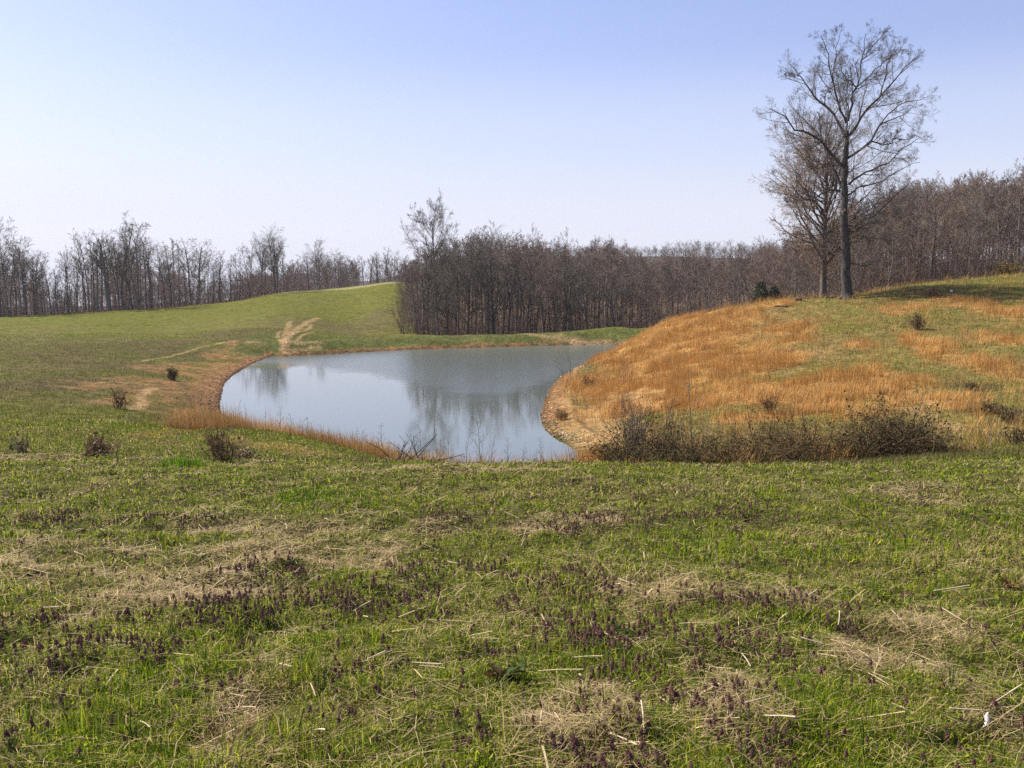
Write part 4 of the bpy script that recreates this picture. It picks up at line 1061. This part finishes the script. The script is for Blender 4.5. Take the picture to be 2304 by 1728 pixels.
# ------------------------------------------------------------------ foreground turf
def fblob(px, py, rx, ry): return blob(px, py, rx, ry)
STRAW_B = [fblob(*b) for b in [(150,1270,300,60),(480,1290,260,60),(720,1235,200,50),(640,1180,300,30),(1480,1330,120,45),(1700,1350,110,35),(1660,1640,160,60),(1990,1480,150,35),(2150,1120,160,25),(2120,1420,120,30),(850,1200,200,30),(1330,1180,200,20),(1360,1700,160,20),(550,1590,60,25),(100,1034,220,5),(370,1034,110,5),(560,1047,70,5),(1000,1056,200,4),(2230,1600,70,40)]]
PURPLE_B = [fblob(*b) for b in [(560,1350,150,60),(850,1385,170,40),(620,1300,160,30),(1250,1180,330,22),(1660,1180,120,20),(1060,1190,160,18),(1250,1330,130,30),(1400,1470,150,45),(1690,1425,130,30),(70,1440,90,25),(150,1470,80,25),(1560,1490,100,30),(1180,1530,100,40),(1330,1610,90,25),(100,1640,90,30),(1660,1610,60,30),(1500,1130,160,12),(250,1190,260,18),(1000,1290,120,25),(2270,1500,40,30),(1180,1380,90,25),(770,1540,80,25),(1080,1620,80,25),(1900,1440,120,20),(450,1500,120,25)]]
LUSH_B = [fblob(*b) for b in [(1300,1340,50,20),(700,1500,200,60),(300,1600,250,60),(1950,1250,250,40),(1650,1230,200,25),(690,1115,40,10),(1700,1110,70,15),(500,1680,300,50),(1400,1560,150,40),(2150,1300,120,30),(1900,1700,200,30)]]
def samp(n, r0, r1, p, rng, a=.56):
    u = rng.random(n); q = 2 - p
    r = (r0 ** q + u * (r1 ** q - r0 ** q)) ** (1 / q)
    t = rng.uniform(-a, a, n)
    return np.sin(t) * r, np.cos(t) * r, r
def turf():
    rng = np.random.default_rng(101)
    X, Y, r = samp(420000, 2.4, 34, 1.82, rng); n = len(X)
    st = blobs_mask(X, Y, STRAW_B, 1.3, 1.3, 60); lu = blobs_mask(X, Y, LUSH_B, .8, 1.0, 62); pu = blobs_mask(X, Y, PURPLE_B, .8, 1.2, 61)
    n1 = fbm(X * .9, Y * .9, 63, 4); n2 = fbm(X * 4, Y * 4, 64, 3)
    clump = sstep(.35, .65, n2)
    h = rng.gamma(4, .0125, n) * (.58 + .42 * lu) * (.7 + .7 * clump) + .012
    k = rng.random(n)
    g1 = np.array([.140, .205, .008]); g2 = np.array([.35, .37, .024]); g3 = np.array([.05, .105, .008]); tan_ = np.array([.44, .33, .155]); br = np.array([.13, .075, .04])
    c = np.where((k < .5)[:, None], g1, np.where((k < .78)[:, None], g2, g3))
    pd = np.clip(.18 + .46 * st + .35 * (sstep(.5, .68, n1)) - .16 * lu, .05, .85)
    dead = rng.random(n) < pd
    c = np.where(dead[:, None], np.where((rng.random(n) < .28)[:, None], br, tan_), c)
    c = c * rng.uniform(.6, 1.4, (n, 1)) * (.85 + .3 * n1[:, None])
    lean = np.where(dead, np.abs(rng.normal(1.1, .35, n)), np.abs(rng.normal(.55, .4, n)))
    w = np.maximum(.0034, r * .0008) * rng.uniform(.6, 1.7, n)
    V, Q, T, C = blades(np.c_[X, Y, H(X, Y) - .004], h * np.where(dead, 1.2, 1), w, lean, rng.uniform(0, 6.28, n), np.clip(c, .01, .7), .6)
    # small rounded weed leaves between the blades
    X, Y, r = samp(170000, 2.4, 20, 1.85, rng); n = len(X)
    n1 = fbm(X * 1.6, Y * 1.6, 66, 3); st = blobs_mask(X, Y, STRAW_B, 1.3, 1.3, 60)
    keep = rng.random(n) < (.25 + .75 * sstep(.42, .6, n1)) * (1 - .6 * st)
    X, Y, r = X[keep], Y[keep], r[keep]; n = len(X)
    L, LQ = leaf_quads(np.c_[X, Y, H(X, Y) + rng.uniform(.005, .045, n)], 1.0 * np.maximum(.0075, r * .0010), rng)
    lc = np.where(rng.random((n, 1)) < .6, np.array([.30, .32, .03]), np.array([.10, .15, .015])) * rng.uniform(.6, 1.4, (n, 1))
    nb = len(V)
    V = np.r_[V, L]; Q = np.r_[Q, LQ + nb]; C = np.r_[C, lc.repeat(4, 0)]
    tag(link("short_turf", mesh_from("short_turf", V, Q, T, C, M_BLADE)), "short green and tan turf of the near meadow", "grass", None, "stuff")
turf()
def straw():
    rng = np.random.default_rng(103)
    # fine matted hay
    X, Y, r = samp(290000, 2.4, 25, 1.7, rng); st = blobs_mask(X, Y, STRAW_B, 1.4, 1.3, 60); n1 = fbm(X * 2.2, Y * 2.2, 69, 4)
    keep = rng.random(len(X)) < .035 + .46 * st * sstep(.36, .60, n1) + .09 * sstep(.50, .66, n1); X, Y, r = X[keep], Y[keep], r[keep]; n = len(X)
    ln = rng.gamma(3, .035, n) + .03; a = rng.uniform(0, 6.28, n); pit = rng.normal(.08, .16, n)
    z = H(X, Y) + rng.uniform(.012, .055, n)
    big = rng.random(n) < .016
    w = np.maximum(np.where(big, .006, .0018), r * .00042) * rng.uniform(.7, 1.3, n)
    def strips(X, Y, z, ln, a, pit, w, bend):
        n = len(X); d = np.c_[np.cos(a) * np.cos(pit), np.sin(a) * np.cos(pit), np.sin(pit)]; s = np.c_[-np.sin(a), np.cos(a), np.zeros(n)] * (w / 2)[:, None]
        c = np.c_[X, Y, z]; A = c - d * (ln / 2)[:, None]; B = c + d * (ln / 2)[:, None]; M_ = c + np.c_[-np.sin(a) * bend, np.cos(a) * bend, np.abs(bend) * .4]
        up = np.array([0, 0, 1.0]) * (w * .45)[:, None]
        V = np.stack([A - s, A + s, M_ + s + up, M_ - s + up, B + s, B - s], 1).reshape(-1, 3); i = 6 * np.arange(n)[:, None]
        return V, np.r_[i + np.array([[0, 1, 2, 3]]), i + np.array([[3, 2, 4, 5]])]
    V, Q = strips(X, Y, z, ln * np.where(big, 1.1, 1), a, pit, w, rng.normal(0, .012, n) * (~big))
    col = np.where((rng.random(n) < .5)[:, None], np.array([.46, .345, .18]), np.array([.31, .225, .11])) * rng.uniform(.6, 1.3, (n, 1))
    col = np.where(big[:, None], np.array([.60, .46, .27]) * rng.uniform(.8, 1.15, (n, 1)), col)
    tag(link("straw_litter", mesh_from("straw_litter", V, Q, None, np.clip(col, .02, .7).repeat(6, 0), M_STRAW)), "matted pale straw and hay lying over the near turf", "straw", None, "stuff")
straw()
# the thickest cut stalks, one by one
def stalk_mesh(seed, bent):
    rng = np.random.default_rng(seed); g = Geo()
    P = grow_paths(np.array([[-.5, 0, 0]]), np.array([[1.0, 0, 0]]), np.array([1.0]), 6, .05 if bent else .015, 0, rng)
    V, Q = tubes(P, np.full((1, 6), .021) * rng.uniform(.85, 1.1, (1, 6)), 6); c = np.array([.62, .50, .35]) * np.repeat(rng.uniform(.85, 1.1, 6), 6)[:, None]
    g.add(V, Q, None, c)
    for e in (0, 30): g.add(np.r_[V[e:e + 6], [V[e:e + 6].mean(0)]], None, [[i, (i + 1) % 6, 6] for i in range(6)], (.45, .35, .22))
    return g.mesh("straw_stalk", M_STRAW, True)
STALKS = [stalk_mesh(400 + i, i > 2) for i in range(5)]
SPOTS = [(440,1245,.20),(455,1262,.17),(505,1242,.15),(575,1240,.2),(630,1243,.22),(500,1290,.24),(545,1300,.15),(600,1305,.14),(405,1255,.15),(555,1325,.2),(665,1245,.18),(515,1195,.18),(470,1175,.12),(340,1250,.12),(180,1260,.18),(90,1330,.2),(115,1385,.16),(185,1400,.2),(232,1310,.16),(645,1195,.14),
  (735,1180,.12),(825,1265,.1),(955,1205,.12),(1020,1280,.18),(815,1380,.16),(825,1405,.12),(700,1320,.16),(1135,1262,.13),(1555,1305,.2),(1385,1330,.16),(1410,1325,.2),(1820,1355,.16),(1660,1360,.15),(1890,1410,.16),(1675,1500,.22),(1825,1465,.14),(2140,1340,.3),(2170,1620,.16),(1450,1645,.25),(1400,1690,.2),(840,1500,.18),(960,1515,.22),(1700,1600,.22),(1750,1640,.2),(1320,1500,.2),(2260,1590,.22),(1340,1185,.14),(1480,1190,.14),(640,1520,.1),(720,1670,.2)]
rng = np.random.default_rng(105)
for i, (px, py, ln) in enumerate(SPOTS):
    b = hit(px, py); o = link("straw_stalk", STALKS[i % 5], None, b + np.array([0, 0, .05]))
    o.scale = (ln * .78, .16, .16); o.rotation_euler = (0, rng.uniform(-.55, .05), rng.uniform(-1.1, .3) if rng.random() < .7 else rng.uniform(0, 3.1))
    left = px < 760
    tag(o, "thick pale cut stalk lying in the strawy patch on the near left" if left else "thick pale cut stalk lying scattered on the near turf", "straw stalk", "cut stalks on the near left" if left else "cut stalks scattered on the turf")
# purple dead-nettle
def nettle(seed):
    rng = np.random.default_rng(seed); h = rng.uniform(.10, .15)
    st = Geo(); P = np.array([[[0, 0, -.01], [rng.normal(0, .006), rng.normal(0, .006), h * .5], [rng.normal(0, .01), rng.normal(0, .01), h]]])
    V, Q = tubes(P, np.array([[.0024, .002, .0016]]), 4); st.add(V, Q, None, (.13, .06, .05))
    def whorl(g, z, n, L, W, drop, col, a0):
        for k in range(n):
            a = a0 + k * 6.283 / n + rng.normal(0, .15); d = np.array([math.cos(a), math.sin(a), 0]); s = np.array([-math.sin(a), math.cos(a), 0]); c = np.array([P[0, 2, 0] * z / h, P[0, 2, 1] * z / h, z])
            L_ = L * rng.uniform(.8, 1.2)
            V = np.array([c, c + d * L_ * .5 + s * W + np.array([0, 0, .004]), c + d * L_ + np.array([0, 0, -drop]), c + d * L_ * .5 - s * W + np.array([0, 0, .004]), c + d * L_ * .5 + np.array([0, 0, -.002])])
            g.add(V, None, [[0, 1, 4], [1, 2, 4], [4, 2, 3], [0, 4, 3]], np.array(col) * rng.uniform(.7, 1.3))
    whorl(st, h * .25, 4, .026, .010, .008, (.07, .10, .03), 0); whorl(st, h * .45, 4, .022, .009, .008, (.08, .09, .035), .7)
    fg = Geo()
    for j in range(5):
        f = j / 4; whorl(fg, h * (.74 + .28 * f), 4, .021 - .011 * f, .0095 - .004 * f, .014 - .004 * f, (.165 - .01 * f, .083, .066 + .002 * f), j * .78)
    for j in range(5):
        a = rng.uniform(0, 6.28); c = np.array([math.cos(a) * .009, math.sin(a) * .009, h * rng.uniform(.78, .98)]); V, Q = leaf_quads(c[None], .005, rng); fg.add(V, Q, None, (.26, .12, .16))
    return st, fg
NET = [nettle(500 + i) for i in range(6)]
NETM = [(s.mesh("stem", M_PETAL), f.mesh("flower_head", M_PETAL)) for s, f in NET]
def nettles():
    rng = np.random.default_rng(107)
    X, Y, r = samp(60000, 2.9, 19, 1.1, rng, .53); pu = blobs_mask(X, Y, PURPLE_B, 1.5, 1.3, 61); n1 = fbm(X * 2.5, Y * 2.5, 68, 3)
    keep = rng.random(len(X)) < (.55 * pu * sstep(.38, .60, n1) + .022); X, Y, r = X[keep], Y[keep], r[keep]
    o_ = np.argsort(r); X, Y, r = X[o_], Y[o_], r[o_]
    Z = H(X, Y); rot = rng.uniform(0, 6.28, len(X)); sc = rng.uniform(.36, .64, len(X)); kk = rng.integers(0, 6, len(X))
    NI = min(290, len(X))
    for i in range(NI):
        root = link("dead_nettle", None, None, (X[i], Y[i], Z[i])); root.rotation_euler = (rng.normal(0, .15), rng.normal(0, .15), rot[i]); root.scale = (sc[i],) * 3
        tag(root, "purple-topped dead-nettle weed flowering in the nearest turf", "dead-nettle", "dead-nettles in the nearest turf")
        link("stem", NETM[kk[i]][0], root); link("flower_head", NETM[kk[i]][1], root)
    g = Geo(); arr = []
    for s, f in NET:
        q = Geo()
        for z in (s, f):
            V, Q, T, C = z.arrays(); q.add(V, Q, T, C)
        arr.append(q.arrays())
    for k in range(6):
        ids = np.arange(NI, len(X))[kk[NI:] == k]; V, Q, T, C = arr[k]; n = len(ids)
        c, s = np.cos(rot[ids]), np.sin(rot[ids]); w = (sc[ids] * (1 + r[ids] * .018))
        VV = np.stack([(V[None, :, 0] * c[:, None] - V[None, :, 1] * s[:, None]), (V[None, :, 0] * s[:, None] + V[None, :, 1] * c[:, None]), np.broadcast_to(V[None, :, 2], (n, len(V)))], -1) * w[:, None, None] + np.c_[X[ids], Y[ids], Z[ids]][:, None]
        off = len(V) * np.arange(n)[:, None, None]
        g.add(VV.reshape(-1, 3), (Q[None] + off).reshape(-1, 4), (T[None] + off).reshape(-1, 3), np.tile(C, (n, 1)))
    tag(link("dead_nettle_patches", g.mesh("dead_nettle_patches", M_PETAL)), "purple dead-nettle patches spread through the turf farther out", "dead-nettle", None, "stuff")
    print("nettles", len(X))
nettles()
# wild onion tufts and dock plants
def onion_mesh(seed):
    rng = np.random.default_rng(seed); n = 11; g = Geo()
    B = np.c_[rng.normal(0, .012, n), rng.normal(0, .012, n), np.full(n, -.01)]; d = norm(np.c_[rng.normal(0, .22, n), rng.normal(0, .22, n), np.ones(n)])
    P = grow_paths(B, d, rng.uniform(.14, .32, n), 6, .05, -.02, rng); V, Q = tubes(P, taper(np.full(n, .0017), 6, .4, .0008), 4)
    g.add(V, Q, None, np.repeat(np.array([.028, .075, .030]) * rng.uniform(.7, 1.4, (n, 1)), 24, 0)); return g.mesh("onion_tuft", M_BLADE, True)
ON = [onion_mesh(600 + i) for i in range(4)]
rng = np.random.default_rng(109)
for i, (px, py) in enumerate([(301,1675),(68,1623),(607,1612),(390,1425),(471,1415),(609,1409),(505,1540),(716,1560),(23,1690),(1819,1508),(1558,1389),(1957,1342),(2173,1342),(1589,1576),(2136,1550),(1186,1649),(1449,1378),(1735,1290),(1320,1240),(940,1330),(1080,1490),(730,1560)]):
    o = link("onion_tuft", ON[i % 4], None, hit(px, py)); o.rotation_euler = (0, 0, rng.uniform(0, 6.28)); o.scale = (rng.uniform(.5, .8),) * 3
    tag(o, "dark green tuft of thin upright onion grass standing above the turf", "onion grass", "onion grass tufts in the turf")
def dock(px, py, s, label, seed, n=13, col=(.050, .068, .018)):
    rng = np.random.default_rng(seed); b = hit(px, py); root = tag(link("dock_plant", None, None, b), label, "dock plant"); root.scale = (s, s, s)
    for i in range(n):
        a = i * 2.4 + rng.normal(0, .2); el = rng.uniform(.25, 1.25); L = rng.uniform(.08, .19); W = L * rng.uniform(.13, .2); m = 7; g = Geo(); V = []
        p = np.array([0, 0, .0]); e = el
        for j in range(m):
            f = j / (m - 1); d = np.array([math.cos(a) * math.cos(e), math.sin(a) * math.cos(e), math.sin(e)]); sd = np.array([-math.sin(a), math.cos(a), 0]); w = W * math.sin(math.pi * min(f * .88 + .1, 1)) ** .8
            wv = .012 * math.sin(j * 2.1 + i)
            V += [p - sd * w + np.array([0, 0, .016 + wv]), p, p + sd * w + np.array([0, 0, .016 - wv])]; p = p + d * L / (m - 1); e -= .20 + rng.normal(0, .04)
        Q = []
        for j in range(m - 1):
            k = 3 * j; Q += [[k, k + 1, k + 4, k + 3], [k + 1, k + 2, k + 5, k + 4]]
        c = np.array(col) * rng.uniform(.7, 1.4) if rng.random() < .72 else np.array([.17, .095, .045]) * rng.uniform(.7, 1.2)
        g.add(np.array(V), Q, None, c); link("leaf", g.mesh("leaf", M_PETAL, True), root)
dock(1135, 1540, .85, "broad-leaved dock plant in the middle of the near turf, the largest", 701, 18)
dock(1694, 1357, .75, "broad-leaved dock plant beside the strawy patch right of centre", 702)
dock(1388, 1440, .7, "broad-leaved dock plant just above the purple patch right of centre", 703, 11)
dock(652, 1275, .7, "broad-leaved dock plant among the pale cut stalks", 704, 10)
dock(2270, 1325, .55, "rusty red-leaved weed near the right edge of the near turf", 705, 12, (.14, .07, .03))
# bright tuft on the lip
def tuft(px, py, label, h, n, seed, w=.35):
    rng = np.random.default_rng(seed); b = hit(px, py); q = rng.normal(0, w * .5, (n, 2)); B = np.c_[q, H(b[0] + q[:, 0], b[1] + q[:, 1]) - b[2]]
    V, Q, T, C = blades(B, rng.uniform(.5, 1, n) * h, np.full(n, .010), np.abs(rng.normal(.35, .3, n)), rng.uniform(0, 6.28, n), np.array([.11, .20, .012]) * rng.uniform(.6, 1.4, (n, 1)))
    tag(link("grass_tuft", mesh_from("grass_tuft", V, Q, T, C, M_BLADE), None, b), label, "grass tuft", None, "stuff")
tuft(416, 1050, "bright green grass tuft at the lip of the near meadow, left of the pond", .22, 420, 710)
tuft(690, 1118, "lush green grass tuft in the near meadow below the pond's left half", .12, 260, 711, .5)
# the pale scrap
def scrap():
    b = hit(2214, 1640); V = []; Q = []; m = 9
    for i in range(m):
        f = i / (m - 1); z = .018 + .035 * f; x = .035 * f + .008 * math.sin(f * 5); hw = .013 * (.5 + math.sin(math.pi * (f * .8 + .12)))
        for s in (-1, -.3, .3, 1): V.append((x + s * hw * .9, f * .085, z + .009 * (1 - s * s) + .004 * math.sin(7 * f + 3 * s)))
    for i in range(m - 1):
        for k in range(3): a = 4 * i + k; Q.append((a, a + 1, a + 5, a + 4))
    o = link("paper_scrap", mesh_from("paper_scrap", np.array(V), Q, None, np.tile((.80, .76, .72), (len(V), 1)), M_PETAL, True), None, b); o.rotation_euler = (.5, 0, -.25); o.scale = (.62,) * 3
    so = o.modifiers.new("thickness", 'SOLIDIFY'); so.thickness = .002
    tag(o, "small curled white scrap lying in the turf at the lower right", "scrap")
scrap()
# ------------------------------------------------------------------ haze
def haze():
    m = bpy.data.materials.new("haze"); m.use_nodes = True; N = m.node_tree.nodes; L = m.node_tree.links
    N.remove(N["Principled BSDF"]); v = N.new("ShaderNodeVolumePrincipled"); v.inputs["Color"].default_value = (.86, .9, 1.0, 1); v.inputs["Density"].default_value = HAZE; v.inputs["Anisotropy"].default_value = .3
    L.new(v.outputs[0], N["Material Output"].inputs["Volume"])
    x, y0, y1, z0, z1 = 730, -730, 730, float(GZ.min()) - 1, 40
    z1 = max(z1, float(GZ.max()) + 20)
    V = [(-x, y0, z0), (x, y0, z0), (x, y1, z0), (-x, y1, z0), (-x, y0, z1), (x, y0, z1), (x, y1, z1), (-x, y1, z1)]
    me = bpy.data.meshes.new("haze"); me.from_pydata(V, [], [(0, 3, 2, 1), (4, 5, 6, 7), (0, 1, 5, 4), (1, 2, 6, 5), (2, 3, 7, 6), (3, 0, 4, 7)]); me.materials.append(m)
    tag(link("haze", me), "thin spring haze over the valley", "haze", None, "stuff")
HAZE = 0.00013
haze()
